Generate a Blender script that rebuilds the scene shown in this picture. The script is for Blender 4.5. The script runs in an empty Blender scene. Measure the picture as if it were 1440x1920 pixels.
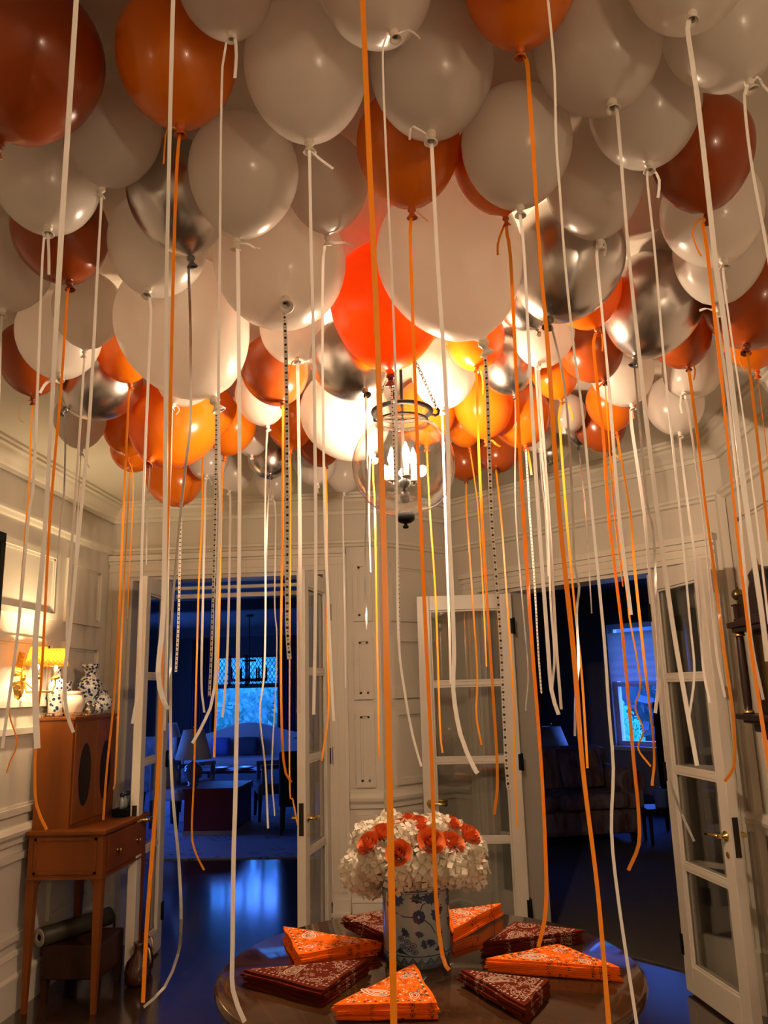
import bpy, math, random
import numpy as np
from mathutils import Vector, Matrix
random.seed(7)
PI = math.pi
SC = bpy.context.scene
COL = SC.collection

# ------------------------------------------------------------------ camera, world, exposure
F = 1495.0; EYE = 1.6
PITCH, ROLL, YAW = math.radians(12.45), math.radians(-1.53), math.radians(3.9)
def _axes():
    cp, sp = math.cos(PITCH), math.sin(PITCH); cr, sr = math.cos(ROLL), math.sin(ROLL)
    r0 = Vector((1, 0, 0)); u0 = Vector((0, -sp, cp)); f0 = Vector((0, cp, sp))
    Z = Matrix.Rotation(YAW, 3, 'Z')
    return Z @ (cr*r0 + sr*u0), Z @ (-sr*r0 + cr*u0), Z @ f0
AX, AU, AW = _axes()
O = Vector((0, 0, EYE))
cam = bpy.data.cameras.new('camera'); cam.sensor_width = 36.0; cam.lens = F/1920*36.0
cam.clip_start = 0.05; cam.clip_end = 200
camo = bpy.data.objects.new('camera', cam); COL.objects.link(camo)
M = Matrix((AX, AU, -AW)).transposed().to_4x4(); M.translation = O
camo.matrix_world = M
SC.camera = camo
SC.view_settings.view_transform = 'Standard'; SC.view_settings.look = 'None'
SC.view_settings.exposure = 1.3; SC.view_settings.gamma = 1.0
SC.view_settings.use_curve_mapping = False
SC.cycles.max_bounces = 10; SC.cycles.diffuse_bounces = 5; SC.cycles.transparent_max_bounces = 24
SC.cycles.sample_clamp_indirect = 4.0

W = bpy.data.worlds.new('dusk'); SC.world = W; W.use_nodes = True
nt = W.node_tree; nt.nodes.clear()
_o = nt.nodes.new('ShaderNodeOutputWorld'); _b = nt.nodes.new('ShaderNodeBackground')
_t = nt.nodes.new('ShaderNodeTexCoord'); _s = nt.nodes.new('ShaderNodeSeparateXYZ'); _r = nt.nodes.new('ShaderNodeValToRGB')
nt.links.new(_t.outputs['Generated'], _s.inputs[0]); nt.links.new(_s.outputs['Z'], _r.inputs[0])
_r.color_ramp.elements[0].position = 0.0; _r.color_ramp.elements[0].color = (0.10, 0.26, 1.0, 1)
_r.color_ramp.elements[1].position = 0.6; _r.color_ramp.elements[1].color = (0.05, 0.13, 0.9, 1)
nt.links.new(_r.outputs[0], _b.inputs[0]); _b.inputs[1].default_value = 7.0
nt.links.new(_b.outputs[0], _o.inputs[0])

def lamp(name, loc, power, color, size):
    l = bpy.data.lights.new(name, 'POINT'); l.energy = power; l.color = color; l.shadow_soft_size = size
    o = bpy.data.objects.new(name, l); o.location = loc; COL.objects.link(o); return o
WARM = (1.0, 0.70, 0.455)
# wall lamps of the hall behind the photographer
lamp('hall_wall_light', (-1.95, -0.9, 2.0), 2.2, WARM, 0.09)
lamp('hall_wall_light', (1.2, -0.9, 2.0), 14, WARM, 0.09)

# ------------------------------------------------------------------ pixel helpers (reference frame 1440x1920)
def ray(x, y): return AX*((x-720)/F) - AU*((y-960)/F) + AW
def atz(x, y, z):
    d = ray(x, y); return O + d*((z-EYE)/d.z)
def aty(x, y, Y):
    d = ray(x, y); return O + d*(Y/d.y)
def onplane(x, y, p, n):
    d = ray(x, y); n = Vector(n); return O + d*((Vector(p)-O).dot(n)/d.dot(n))

# ------------------------------------------------------------------ materials
def mat(name, color, rough=0.5, metal=0.0, spec=0.5, coat=0.0, bump=None, noise=None, emit=None, sheen=0):
    m = bpy.data.materials.new(name); m.use_nodes = True
    n = m.node_tree; p = n.nodes['Principled BSDF']
    p.inputs['Base Color'].default_value = (*color, 1); p.inputs['Roughness'].default_value = rough
    p.inputs['Metallic'].default_value = metal; p.inputs['Specular IOR Level'].default_value = spec
    p.inputs['Coat Weight'].default_value = coat; p.inputs['Coat Roughness'].default_value = 0.06
    if emit: p.inputs['Emission Color'].default_value = (*emit[0], 1); p.inputs['Emission Strength'].default_value = emit[1]
    tc = n.nodes.new('ShaderNodeTexCoord')
    if noise:   # (scale, other colour, stretch)
        mp = n.nodes.new('ShaderNodeMapping'); mp.inputs['Scale'].default_value = noise[2] if len(noise) > 2 else (1, 1, 1)
        n.links.new(tc.outputs['Object'], mp.inputs[0])
        t = n.nodes.new('ShaderNodeTexNoise'); t.inputs['Scale'].default_value = noise[0]; t.inputs['Detail'].default_value = 5
        n.links.new(mp.outputs[0], t.inputs['Vector'])
        r = n.nodes.new('ShaderNodeValToRGB'); r.color_ramp.elements[0].position = .35; r.color_ramp.elements[1].position = .65
        r.color_ramp.elements[0].color = (*color, 1); r.color_ramp.elements[1].color = (*noise[1], 1)
        n.links.new(t.outputs['Fac'], r.inputs[0]); n.links.new(r.outputs[0], p.inputs['Base Color'])
    if bump:
        t = n.nodes.new('ShaderNodeTexNoise'); t.inputs['Scale'].default_value = bump[0]; t.inputs['Detail'].default_value = 4
        n.links.new(tc.outputs['Object'], t.inputs['Vector'])
        b = n.nodes.new('ShaderNodeBump'); b.inputs['Strength'].default_value = bump[1]; b.inputs['Distance'].default_value = 0.01
        n.links.new(t.outputs['Fac'], b.inputs['Height']); n.links.new(b.outputs[0], p.inputs['Normal'])
    return m

def latex(name, color, thin=0.4, rough=0.22):
    """balloon rubber: glossy skin over a body that lets part of the light through"""
    m = mat(name, color, rough, spec=0.55, coat=0.15)
    n = m.node_tree; p = n.nodes['Principled BSDF']; out = n.nodes['Material Output']
    t = n.nodes.new('ShaderNodeBsdfTranslucent'); t.inputs[0].default_value = (*color, 1)
    x = n.nodes.new('ShaderNodeMixShader'); x.inputs[0].default_value = thin
    n.links.new(p.outputs[0], x.inputs[1]); n.links.new(t.outputs[0], x.inputs[2]); n.links.new(x.outputs[0], out.inputs[0])
    return m

def glass(name, tint=(1, 1, 1), rough=0.0, lo=0.04, pw_=5):
    m = bpy.data.materials.new(name); m.use_nodes = True; n = m.node_tree; n.nodes.clear()
    out = n.nodes.new('ShaderNodeOutputMaterial'); t = n.nodes.new('ShaderNodeBsdfTransparent'); t.inputs[0].default_value = (*tint, 1)
    g = n.nodes.new('ShaderNodeBsdfGlossy'); g.inputs['Roughness'].default_value = rough
    lw = n.nodes.new('ShaderNodeLayerWeight'); lw.inputs[0].default_value = .5
    pw = n.nodes.new('ShaderNodeMath'); pw.operation = 'POWER'; pw.inputs[1].default_value = pw_; n.links.new(lw.outputs['Facing'], pw.inputs[0])
    fr = n.nodes.new('ShaderNodeMath'); fr.operation = 'MULTIPLY_ADD'; fr.inputs[1].default_value = .9; fr.inputs[2].default_value = lo; n.links.new(pw.outputs[0], fr.inputs[0])
    x = n.nodes.new('ShaderNodeMixShader')
    n.links.new(fr.outputs[0], x.inputs[0]); n.links.new(t.outputs[0], x.inputs[1]); n.links.new(g.outputs[0], x.inputs[2])
    n.links.new(x.outputs[0], out.inputs[0]); return m

PAINT = mat('wall_paint', (.67, .63, .55), .55)
TRIM = mat('trim_paint', (.76, .72, .63), .38)
CEIL = mat('ceiling_paint', (.72, .69, .60), .7)
DOORW = mat('door_paint', (.72, .68, .60), .32)
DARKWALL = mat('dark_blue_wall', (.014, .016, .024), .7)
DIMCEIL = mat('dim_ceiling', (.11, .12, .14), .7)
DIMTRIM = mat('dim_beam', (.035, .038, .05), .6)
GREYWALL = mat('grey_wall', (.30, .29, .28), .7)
BLACK = mat('black_iron', (.008, .0075, .007), .5, spec=.12)
BRASS = mat('brass', (.78, .55, .20), .22, metal=1)
GILT = mat('gilt', (.95, .62, .14), .35, metal=1, bump=(60, .6))
BRONZE = mat('dark_bronze', (.055, .042, .03), .35, metal=.8)
WOOD = mat('honey_mahogany', (.23, .064, .007), .42, spec=.3, noise=(6, (.15, .038, .004), (1, 1, .12)))
WOODDK = mat('dark_mahogany', (.022, .008, .005), .38, spec=.35, noise=(6, (.014, .006, .004), (1, 1, .15)))
REDWOOD = mat('red_leather_desk', (.16, .02, .02), .4)
TABLE = mat('polished_table_wood', (.075, .032, .012), .07, spec=.4, noise=(3, (.035, .014, .006), (.3, 3, 1)))
STOOL = mat('worn_brown_wood', (.045, .016, .007), .5, spec=.3, noise=(8, (.028, .010, .005)))
BULB = mat('bulb_glow', (1, .9, .75), .3, emit=((1, .78, .48), 90))
CANDLE = mat('candle_sleeve', (.85, .80, .70), .5)
GLASS = glass('clear_glass', (.95, .95, .945), lo=.11, pw_=2.4)
PANE = glass('door_pane', (.84, .85, .84), lo=.085)
WINP = glass('window_pane', (.9, .95, 1))
ORI = (.90, .25, .010)
M_BAL = {'W': latex('white_latex', (.86, .815, .76), .48, .24), 'O': latex('orange_latex', ORI, .35),
         'R': latex('rust_latex', (.42, .080, .012), .25), 'B': latex('vivid_orange_latex', (1.0, .25, .004), .5, .26),
         'S': mat('chrome_latex', (.60, .58, .565), .27, metal=1.0)}
M_KNOT = {'W': mat('white_knot', (.84, .78, .68), .4), 'O': mat('orange_knot', (.62, .12, .01), .4),
          'R': mat('rust_knot', (.20, .035, .01), .4), 'B': mat('dark_red_knot', (.16, .02, .008), .4),
          'S': mat('grey_knot', (.20, .19, .185), .35, metal=.7)}
def satin(name, color, thin=.3, rough=.35):
    return latex(name, color, thin, rough)
def silver_ribbon():
    m = mat('iridescent_ribbon', (.62, .60, .62), .18, metal=.85); n = m.node_tree; p = n.nodes['Principled BSDF']
    tc = n.nodes.new('ShaderNodeTexCoord'); t = n.nodes.new('ShaderNodeTexNoise'); t.inputs['Scale'].default_value = 9
    r = n.nodes.new('ShaderNodeValToRGB'); e = r.color_ramp.elements
    e[0].position = .3; e[0].color = (.62, .52, .60, 1); e[1].position = .7; e[1].color = (.55, .66, .75, 1)
    k = e.new(.5); k.color = (.8, .78, .74, 1)
    n.links.new(tc.outputs['Object'], t.inputs['Vector']); n.links.new(t.outputs['Fac'], r.inputs[0]); n.links.new(r.outputs[0], p.inputs['Base Color'])
    return m
def print_ribbon():
    """white ribbon printed with small black motifs between dots; UV: u across, v along in ribbon widths"""
    m = mat('printed_ribbon', (.82, .76, .68), .45); n = m.node_tree; p = n.nodes['Principled BSDF']
    tc = n.nodes.new('ShaderNodeTexCoord'); sp = n.nodes.new('ShaderNodeSeparateXYZ'); n.links.new(tc.outputs['UV'], sp.inputs[0])
    def op(o, a, b=None, c=None):
        q = n.nodes.new('ShaderNodeMath'); q.operation = o
        for i, v in enumerate((a, b, c)):
            if v is None: continue
            if isinstance(v, (int, float)): q.inputs[i].default_value = v
            else: n.links.new(v, q.inputs[i])
        return q.outputs[0]
    v = op('DIVIDE', sp.outputs['Y'], 1.9); f = op('FRACT', v); u = op('SUBTRACT', sp.outputs['X'], .5)
    nz = n.nodes.new('ShaderNodeTexNoise'); nz.inputs['Scale'].default_value = 3.5; n.links.new(tc.outputs['UV'], nz.inputs['Vector'])
    wob = op('MULTIPLY', op('SUBTRACT', nz.outputs['Fac'], .5), .35)
    a = op('ADD', op('POWER', op('DIVIDE', u, .36), 2), op('POWER', op('DIVIDE', op('SUBTRACT', f, .32), .19), 2))
    b = op('ADD', op('POWER', op('DIVIDE', u, .16), 2), op('POWER', op('DIVIDE', op('SUBTRACT', f, .8), .07), 2))
    hit = op('LESS_THAN', op('ADD', op('MINIMUM', a, b), op('MULTIPLY', wob, 7)), .9)
    mx = n.nodes.new('ShaderNodeMix'); mx.data_type = 'RGBA'
    n.links.new(hit, mx.inputs[0]); mx.inputs[6].default_value = (.82, .76, .68, 1); mx.inputs[7].default_value = (.02, .018, .016, 1)
    n.links.new(mx.outputs[2], p.inputs['Base Color']); return m
M_RIB = {'w': satin('white_ribbon', (.97, .95, .92), .45), 'o': satin('orange_ribbon', (1.0, .47, .03), .40),
         'g': satin('gold_orange_ribbon', (1.0, .46, .05), .3), 's': silver_ribbon(), 'p': print_ribbon()}

# ------------------------------------------------------------------ mesh builder
def wloc(o):
    v = Vector((0, 0, 0))
    while o is not None: v += o.location; o = o.parent
    return v
class MB:
    def __init__(s): s.v = []; s.f = []; s.mi = []; s.sm = []; s.uv = {}; s.X = None; s.m = 0
    def add(s, vs, fs, smooth=False, uvs=None):
        b = len(s.v)
        for v in vs:
            v = Vector(v); s.v.append(s.X @ v if s.X else v)
        for f in fs:
            if uvs is not None: s.uv[len(s.f)] = [uvs[i] for i in f]
            s.f.append([i+b for i in f]); s.mi.append(s.m); s.sm.append(smooth)
        return s
    def box(s, a, b):
        x0, y0, z0 = [min(p, q) for p, q in zip(a, b)]; x1, y1, z1 = [max(p, q) for p, q in zip(a, b)]
        return s.add([(x0,y0,z0),(x1,y0,z0),(x1,y1,z0),(x0,y1,z0),(x0,y0,z1),(x1,y0,z1),(x1,y1,z1),(x0,y1,z1)],
                     [(0,3,2,1),(4,5,6,7),(0,1,5,4),(1,2,6,5),(2,3,7,6),(3,0,4,7)])
    def frustum(s, c0, s0, c1, s1):
        vs = []
        for c, h in ((c0, s0), (c1, s1)):
            hx, hy = (h, h) if isinstance(h, (int, float)) else h
            vs += [(c[0]-hx, c[1]-hy, c[2]), (c[0]+hx, c[1]-hy, c[2]), (c[0]+hx, c[1]+hy, c[2]), (c[0]-hx, c[1]+hy, c[2])]
        return s.add(vs, [(0,3,2,1),(4,5,6,7),(0,1,5,4),(1,2,6,5),(2,3,7,6),(3,0,4,7)])
    def lathe(s, prof, c=(0,0,0), n=24, ax=None, caps=True, a0=0.0):
        """prof: (radius, height) list along +Z or axis ax from c"""
        q = Vector((0,0,1)).rotation_difference(Vector(ax).normalized()) if ax is not None else None
        vs = []; c = Vector(c)
        for r, h in prof:
            for k in range(n):
                a = a0 + 2*PI*k/n; p = Vector((r*math.cos(a), r*math.sin(a), h))
                vs.append(c + (q @ p if q else p))
        fs = []; L = len(prof)
        for i in range(L-1):
            for k in range(n): fs.append((i*n+k, i*n+(k+1)%n, (i+1)*n+(k+1)%n, (i+1)*n+k))
        s.add(vs, fs, True)
        if caps:
            b = len(s.v) - L*n
            for ring, rev in ((0, True), (L-1, False)):
                if prof[ring][0] > 1e-5:
                    f = [b+ring*n+k for k in range(n)]
                    s.f.append(f[::-1] if rev else f); s.mi.append(s.m); s.sm.append(False)
        return s
    def sphere(s, c, r, n=16, sq=(1,1,1)):
        vs = []; fs = []; m = max(6, n//2)
        for i in range(m+1):
            t = PI*i/m
            for k in range(n):
                a = 2*PI*k/n; vs.append((c[0]+r*sq[0]*math.sin(t)*math.cos(a), c[1]+r*sq[1]*math.sin(t)*math.sin(a), c[2]+r*sq[2]*math.cos(t)))
        for i in range(m):
            for k in range(n): fs.append((i*n+k, (i+1)*n+k, (i+1)*n+(k+1)%n, i*n+(k+1)%n))
        return s.add(vs, fs, True)
    def tube(s, pts, r, n=8):
        pts = [Vector(p) for p in pts]; R = r if isinstance(r, (list, tuple)) else [r]*len(pts)
        vs = []; prev = None
        for i, p in enumerate(pts):
            d = (pts[min(i+1, len(pts)-1)] - pts[max(i-1, 0)]).normalized()
            if prev is None: prev = Vector((1,0,0)) if abs(d.x) < .9 else Vector((0,1,0))
            u = (prev - d*prev.dot(d)).normalized(); w = d.cross(u); prev = u
            for k in range(n):
                a = 2*PI*k/n; vs.append(p + (u*math.cos(a) + w*math.sin(a))*R[i])
        fs = [(i*n+k, i*n+(k+1)%n, (i+1)*n+(k+1)%n, (i+1)*n+k) for i in range(len(pts)-1) for k in range(n)]
        s.add(vs, fs, True); b = len(s.v)-len(pts)*n
        for f in ([b+k for k in range(n)][::-1], [b+(len(pts)-1)*n+k for k in range(n)]):
            s.f.append(f); s.mi.append(s.m); s.sm.append(False)
        return s
    def torus(s, c, R, r, n=32, m=10, ax=None):
        q = Vector((0,0,1)).rotation_difference(Vector(ax).normalized()) if ax is not None else None
        vs = []; c = Vector(c)
        for i in range(n):
            a = 2*PI*i/n
            for k in range(m):
                b = 2*PI*k/m; p = Vector(((R+r*math.cos(b))*math.cos(a), (R+r*math.cos(b))*math.sin(a), r*math.sin(b)))
                vs.append(c + (q @ p if q else p))
        return s.add(vs, [(i*m+k, ((i+1)%n)*m+k, ((i+1)%n)*m+(k+1)%m, i*m+(k+1)%m) for i in range(n) for k in range(m)], True)
    def prism(s, poly, z0, z1):
        n = len(poly); vs = [(x, y, z0) for x, y in poly] + [(x, y, z1) for x, y in poly]
        return s.add(vs, [tuple(range(n))[::-1], tuple(range(n, 2*n))] + [(i, (i+1)%n, n+(i+1)%n, n+i) for i in range(n)])
    def build(s, name, mats, parent=None, loc=None, bevel=0):
        if not isinstance(mats, (list, tuple)): mats = [mats]
        if parent is not None: base = wloc(parent); l = Vector((0,0,0))
        else:
            if loc is None:
                lo = [min(v[i] for v in s.v) for i in range(3)]; hi = [max(v[i] for v in s.v) for i in range(3)]
                loc = ((lo[0]+hi[0])/2, (lo[1]+hi[1])/2, lo[2])
            base = l = Vector(loc)
        me = bpy.data.meshes.new(name)
        me.from_pydata([tuple(v-base) for v in s.v], [], s.f)
        for m in mats: me.materials.append(m)
        me.polygons.foreach_set('material_index', s.mi); me.polygons.foreach_set('use_smooth', s.sm)
        if s.uv:
            ul = me.uv_layers.new(name='UVMap')
            for pi, us in s.uv.items():
                for li, u in zip(me.polygons[pi].loop_indices, us): ul.data[li].uv = u
        me.update()
        o = bpy.data.objects.new(name, me); COL.objects.link(o); o.location = l
        if parent is not None: o.parent = parent
        if bevel:
            b = o.modifiers.new('bevel', 'BEVEL'); b.width = bevel; b.segments = 2; b.limit_method = 'ANGLE'
        return o
def tag(o, label=None, cat=None, group=None, kind=None):
    if label: o['label'] = label
    if cat: o['category'] = cat
    if group: o['group'] = group
    if kind: o['kind'] = kind
    return o
def thing(name, label, cat, loc, group=None):
    o = bpy.data.objects.new(name, None); COL.objects.link(o); o.location = loc; o.empty_display_size = .05
    return tag(o, label, cat, group)
def struct(o): o['kind'] = 'structure'; return o
def frame_xf(p, u, n):
    """local (along, out, up) -> world, for a wall through p with along direction u and outward normal n"""
    u = Vector((u[0], u[1], 0)).normalized(); n = Vector((n[0], n[1], 0)).normalized()
    m = Matrix((u, n, Vector((0,0,1)))).transposed().to_4x4(); m.translation = Vector((p[0], p[1], 0)); return m

# ------------------------------------------------------------------ the hall: walls, ceiling, floor
CZ = 2.935
XL, XR, YC, YB = -2.325, 1.575, 5.46, -2.4
K1 = (-.42, YC); K2 = (.045, 5.925); K3 = (XR, 4.395)
D45 = Vector((.70711, -.70711)); N45 = Vector((-.70711, -.70711))
def rs(s): return (K2[0]+.70711*s, K2[1]-.70711*s)

def wood_floor():
    m = mat('dark_parquet', (.05, .028, .016), .22, coat=1.0)
    m.node_tree.nodes['Principled BSDF'].inputs['Coat Roughness'].default_value = .11; n = m.node_tree; p = n.nodes['Principled BSDF']
    tc = n.nodes.new('ShaderNodeTexCoord'); mp = n.nodes.new('ShaderNodeMapping'); mp.inputs['Rotation'].default_value = (0, 0, PI/4)
    br = n.nodes.new('ShaderNodeTexBrick'); br.inputs['Scale'].default_value = 1; br.inputs['Brick Width'].default_value = .62
    br.inputs['Row Height'].default_value = .09; br.inputs['Mortar Size'].default_value = .0022; br.inputs['Bias'].default_value = 0
    br.inputs['Color1'].default_value = (.060, .033, .019, 1); br.inputs['Color2'].default_value = (.034, .019, .012, 1); br.inputs['Mortar'].default_value = (.008, .005, .004, 1)
    n.links.new(tc.outputs['Object'], mp.inputs[0]); n.links.new(mp.outputs[0], br.inputs['Vector'])
    n.links.new(br.outputs['Color'], p.inputs['Base Color'])
    t = n.nodes.new('ShaderNodeTexNoise'); t.inputs['Scale'].default_value = 18
    n.links.new(mp.outputs[0], t.inputs['Vector'])
    b = n.nodes.new('ShaderNodeBump'); b.inputs['Strength'].default_value = .10; b.inputs['Distance'].default_value = .003
    n.links.new(t.outputs['Fac'], b.inputs['Height']); n.links.new(b.outputs[0], p.inputs['Normal'])
    return m
FLOOR = wood_floor()
fl = MB(); fl.box((-6.4, YB-.2, -.12), (6.4, 15.5, 0)); struct(fl.build('floor', FLOOR))
c = MB(); c.prism([(XL-.2, YB-.2), (XR+.2, YB-.2), (XR+.2, 4.36), (.09, 6.05), (-.45, 5.60), (XL-.2, 5.6)], CZ, CZ+.15); struct(c.build('ceiling', CEIL))

def panel(m, u0, u1, z0, z1, d=.0):
    """raised moulding frame with a sunk field, in wall-local coordinates (along, out, up)"""
    w, h = .034, .022
    for a, b in (((u0,d,z0),(u1,d+h,z0+w)), ((u0,d,z1-w),(u1,d+h,z1)), ((u0,d,z0+w),(u0+w,d+h,z1-w)), ((u1-w,d,z0+w),(u1,d+h,z1-w))): m.box(a, b)
    g = .014
    for a, b in (((u0+w,d,z0+w),(u1-w,d+.007,z0+w+g)), ((u0+w,d,z1-w-g),(u1-w,d+.007,z1-w)), ((u0+w,d,z0+w),(u0+w+g,d+.007,z1-w)), ((u1-w-g,d,z0+w),(u1-w,d+.007,z1-w))): m.box(a, b)
def sweep(m, prof, u0, u1):
    """prof: (out, up) polygon extruded along the wall"""
    n = len(prof); vs = [(u0, a, b) for a, b in prof] + [(u1, a, b) for a, b in prof]
    m.add(vs, [tuple(range(n)), tuple(range(n, 2*n))[::-1]] + [(i, n+i, n+(i+1)%n, (i+1)%n) for i in range(n)])
CROWN = [(0,2.80),(.018,2.80),(.018,2.825),(.03,2.83),(.045,2.85),(.075,2.878),(.085,2.895),(.105,2.90),(.105,2.915),(.12,2.92),(.12,CZ),(0,CZ)]
RAIL = [(0,2.565),(.022,2.57),(.03,2.585),(.045,2.592),(.045,2.607),(.03,2.612),(0,2.615)]
CHAIR = [(0,.835),(.018,.84),(.022,.865),(.04,.885),(.045,.905),(.03,.925),(.018,.935),(0,.94)]
BASE = [(0,0),(.022,0),(.022,.15),(.03,.155),(.03,.175),(.016,.19),(.012,.27),(.02,.275),(.016,.295),(0,.30)]
def trims(side, p, u, n, segs, num, base=True, chair=True):
    X = frame_xf(p, u, n)
    L = max(b for a, b in segs)
    a0 = min(a for a, b in segs)
    t = MB(); t.X = X; sweep(t, CROWN, a0, L); struct(t.build('trim_%d' % num, TRIM))
    t = MB(); t.X = X; sweep(t, RAIL, a0, L); struct(t.build('trim_%d' % (num+1), TRIM))
    if chair:
        t = MB(); t.X = X
        for a, b in segs: sweep(t, CHAIR, a, b)
        struct(t.build('trim_%d' % (num+2), TRIM))
    if base:
        t = MB(); t.X = X
        for a, b in segs: sweep(t, BASE, a, b)
        struct(t.build('baseboard_' + side, TRIM))

# left wall
m = MB(); m.box((XL-.2, YB-.2, 0), (XL, YC+.2, CZ))
m.X = frame_xf((XL, 0), (0, 1), (1, 0))
for u0, u1 in ((4.784, 5.305), (3.55, 4.66), (2.3, 3.43), (1.05, 2.18), (-.2, .93), (-1.5, -.32)):
    for z0, z1 in ((2.05, 2.45), (1.55, 1.93), (.99, 1.44), (.35, .79)): panel(m, u0, u1, z0, z1)
struct(m.build('wall_left', PAINT)); trims('left', (XL, 0), (0, 1), (1, 0), [(YB, YC)], 1)
# centre wall with its doorway
m = MB(); HD = 2.41; WT = .22
m.box((XL-.2, YC, 0), (-2.185, YC+WT, HD)); m.box((-.79, YC, 0), (K1[0], YC+WT, HD)); m.box((XL-.2, YC, HD), (K1[0], YC+WT, CZ))
m.X = frame_xf((0, YC), (1, 0), (0, -1))
for z0, z1 in ((2.05, 2.46), (1.53, 1.945), (.97, 1.455), (.33, .80)): panel(m, -.60, -.47, z0, z1)
struct(m.build('wall_centre', PAINT))
trims('centre', (0, YC), (1, 0), (0, -1), [(XL, -2.34), (-.64, K1[0])], 11)
m = MB(); m.X = frame_xf((0, YC), (1, 0), (0, -1))
for u0, u1 in ((XL+.002, -2.185), (-.79, -.645)):
    m.box((u0, 0, 0), (u1, .03, HD)); w = u1-u0
    for k in range(3): m.box((u0+w*(.12+.29*k), .03, .34), (u0+w*(.26+.29*k), .04, HD-.02))
    m.box((u0-.0, 0, 0), (u1+.0, .05, .20)); m.box((u0, 0, .20), (u1, .058, .225)); m.box((u0+.006, 0, .225), (u1-.006, .048, .26)); m.box((u0+.01, 0, .26), (u1-.01, .04, .30))
m.box((XL+.002, 0, HD), (-.645, .03, 2.555)); m.box((XL+.002, .03, HD+.035), (-.645, .04, HD+.06)); m.box((XL+.002, .03, HD+.09), (-.645, .045, HD+.105)); m.box((XL+.002, 0, 2.52), (-.645, .055, 2.56))
struct(m.build('trim_21', TRIM))
# jambs, post and head rails of the centre doorway
m = MB(); m.box((-2.185, YC+.005, 0), (-2.165, YC+WT, HD)); m.box((-.81, YC+.005, 0), (-.79, YC+WT, HD)); m.box((-2.165, YC+.005, HD-.025), (-.81, YC+WT, HD))
m.box((-1.965, YC+.02, 0), (-1.912, YC+.10, HD-.025)); m.box((-1.912, YC+.16, 2.33), (-.81, YC+WT, 2.352)); m.box((-1.912, YC+.19, 2.27), (-.81, YC+WT+.02, 2.30))
struct(m.build('trim_22', DOORW))
# return wall
m = MB(); m.X = frame_xf(K1, (1, 1), (1, -1)); L2 = math.hypot(K2[0]-K1[0], K2[1]-K1[1])
m.box((0, -.2, 0), (L2+.0, 0, CZ))
for z0, z1 in ((2.05, 2.46), (1.53, 1.945), (.97, 1.455), (.33, .80)): panel(m, .10, L2-.12, z0, z1)
struct(m.build('wall_return', PAINT)); trims('return', K1, (1, 1), (1, -1), [(0, L2)], 31)
# angled wall with the second doorway and its sidelights
HR = 2.243; LR = 2.164; S0, S1, S2, S3 = .33, .60, 1.68, 1.95
X45 = frame_xf(K2, D45, N45)
m = MB(); m.X = X45
m.box((-.2, -WT, 0), (S0, 0, HR)); m.box((S3, -WT, 0), (LR+.2, 0, HR)); m.box((-.2, -WT, HR), (LR+.2, 0, CZ))
struct(m.build('wall_angled', PAINT)); trims('angled', K2, D45, N45, [(0, S0-.15), (S3+.14, LR)], 41)
m = MB(); m.X = X45
for u0, u1 in ((S0-.14, S0), (S3, S3+.14)):
    m.box((u0, 0, 0), (u1, .03, HR))
    for k in range(3): m.box((u0+.015+.042*k, .03, .30), (u0+.035+.042*k, .04, HR-.02))
    m.box((u0-.004, 0, 0), (u1+.004, .048, .28))
m.box((S0-.14, 0, HR), (S3+.14, .03, 2.37)); m.box((S0-.14, .03, HR+.03), (S3+.14, .04, HR+.05)); m.box((S0-.14, .03, HR+.075), (S3+.14, .045, HR+.09)); m.box((S0-.15, 0, 2.35), (S3+.15, .06, 2.385))
struct(m.build('trim_51', TRIM))
m = MB(); m.X = X45
for a, b in ((S0, S0+.022), (S1-.05, S1), (S2, S2+.05), (S3-.022, S3)): m.box((a, -WT, 0), (b, -.005, HR))
m.box((S0, -WT, HR-.022), (S3, -.005, HR))
for a, b in ((S0+.022, S1-.05), (S2+.05, S3-.022)):
    m.box((a, -.09, 0), (b, -.05, .28))
    for z in (.62, 1.12, 1.62): m.box((a, -.085, z), (b, -.055, z+.025))
struct(m.build('trim_52', DOORW))
for i, (a, b) in enumerate(((S0+.022, S1-.05), (S2+.05, S3-.022))):
    m = MB(); m.X = X45; m.box((a, -.072, .28), (b, -.068, HR-.022)); struct(m.build('window_%d' % (5+i), PANE))
# right wall and back wall of the hall
m = MB(); m.box((XR, YB-.2, 0), (XR+.2, K3[1], CZ)); m.X = frame_xf((XR, 0), (0, 1), (-1, 0))
for u0, u1 in ((2.9, 4.25), (1.4, 2.75), (-.2, 1.25)):
    for z0, z1 in ((2.05, 2.45), (.99, 1.93), (.35, .79)): panel(m, u0, u1, z0, z1)
struct(m.build('wall_right', PAINT)); trims('right', (XR, 0), (0, 1), (-1, 0), [(YB, K3[1])], 61)
m = MB(); m.box((XR-.045, K3[1]-.03, 0), (XR-.005, K3[1]+.01, 2.60)); struct(m.build('trim_65', TRIM))
m = MB(); m.box((XL-.2, YB-.2, 0), (XR+.2, YB, CZ)); struct(m.build('wall_back', PAINT))

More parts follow.
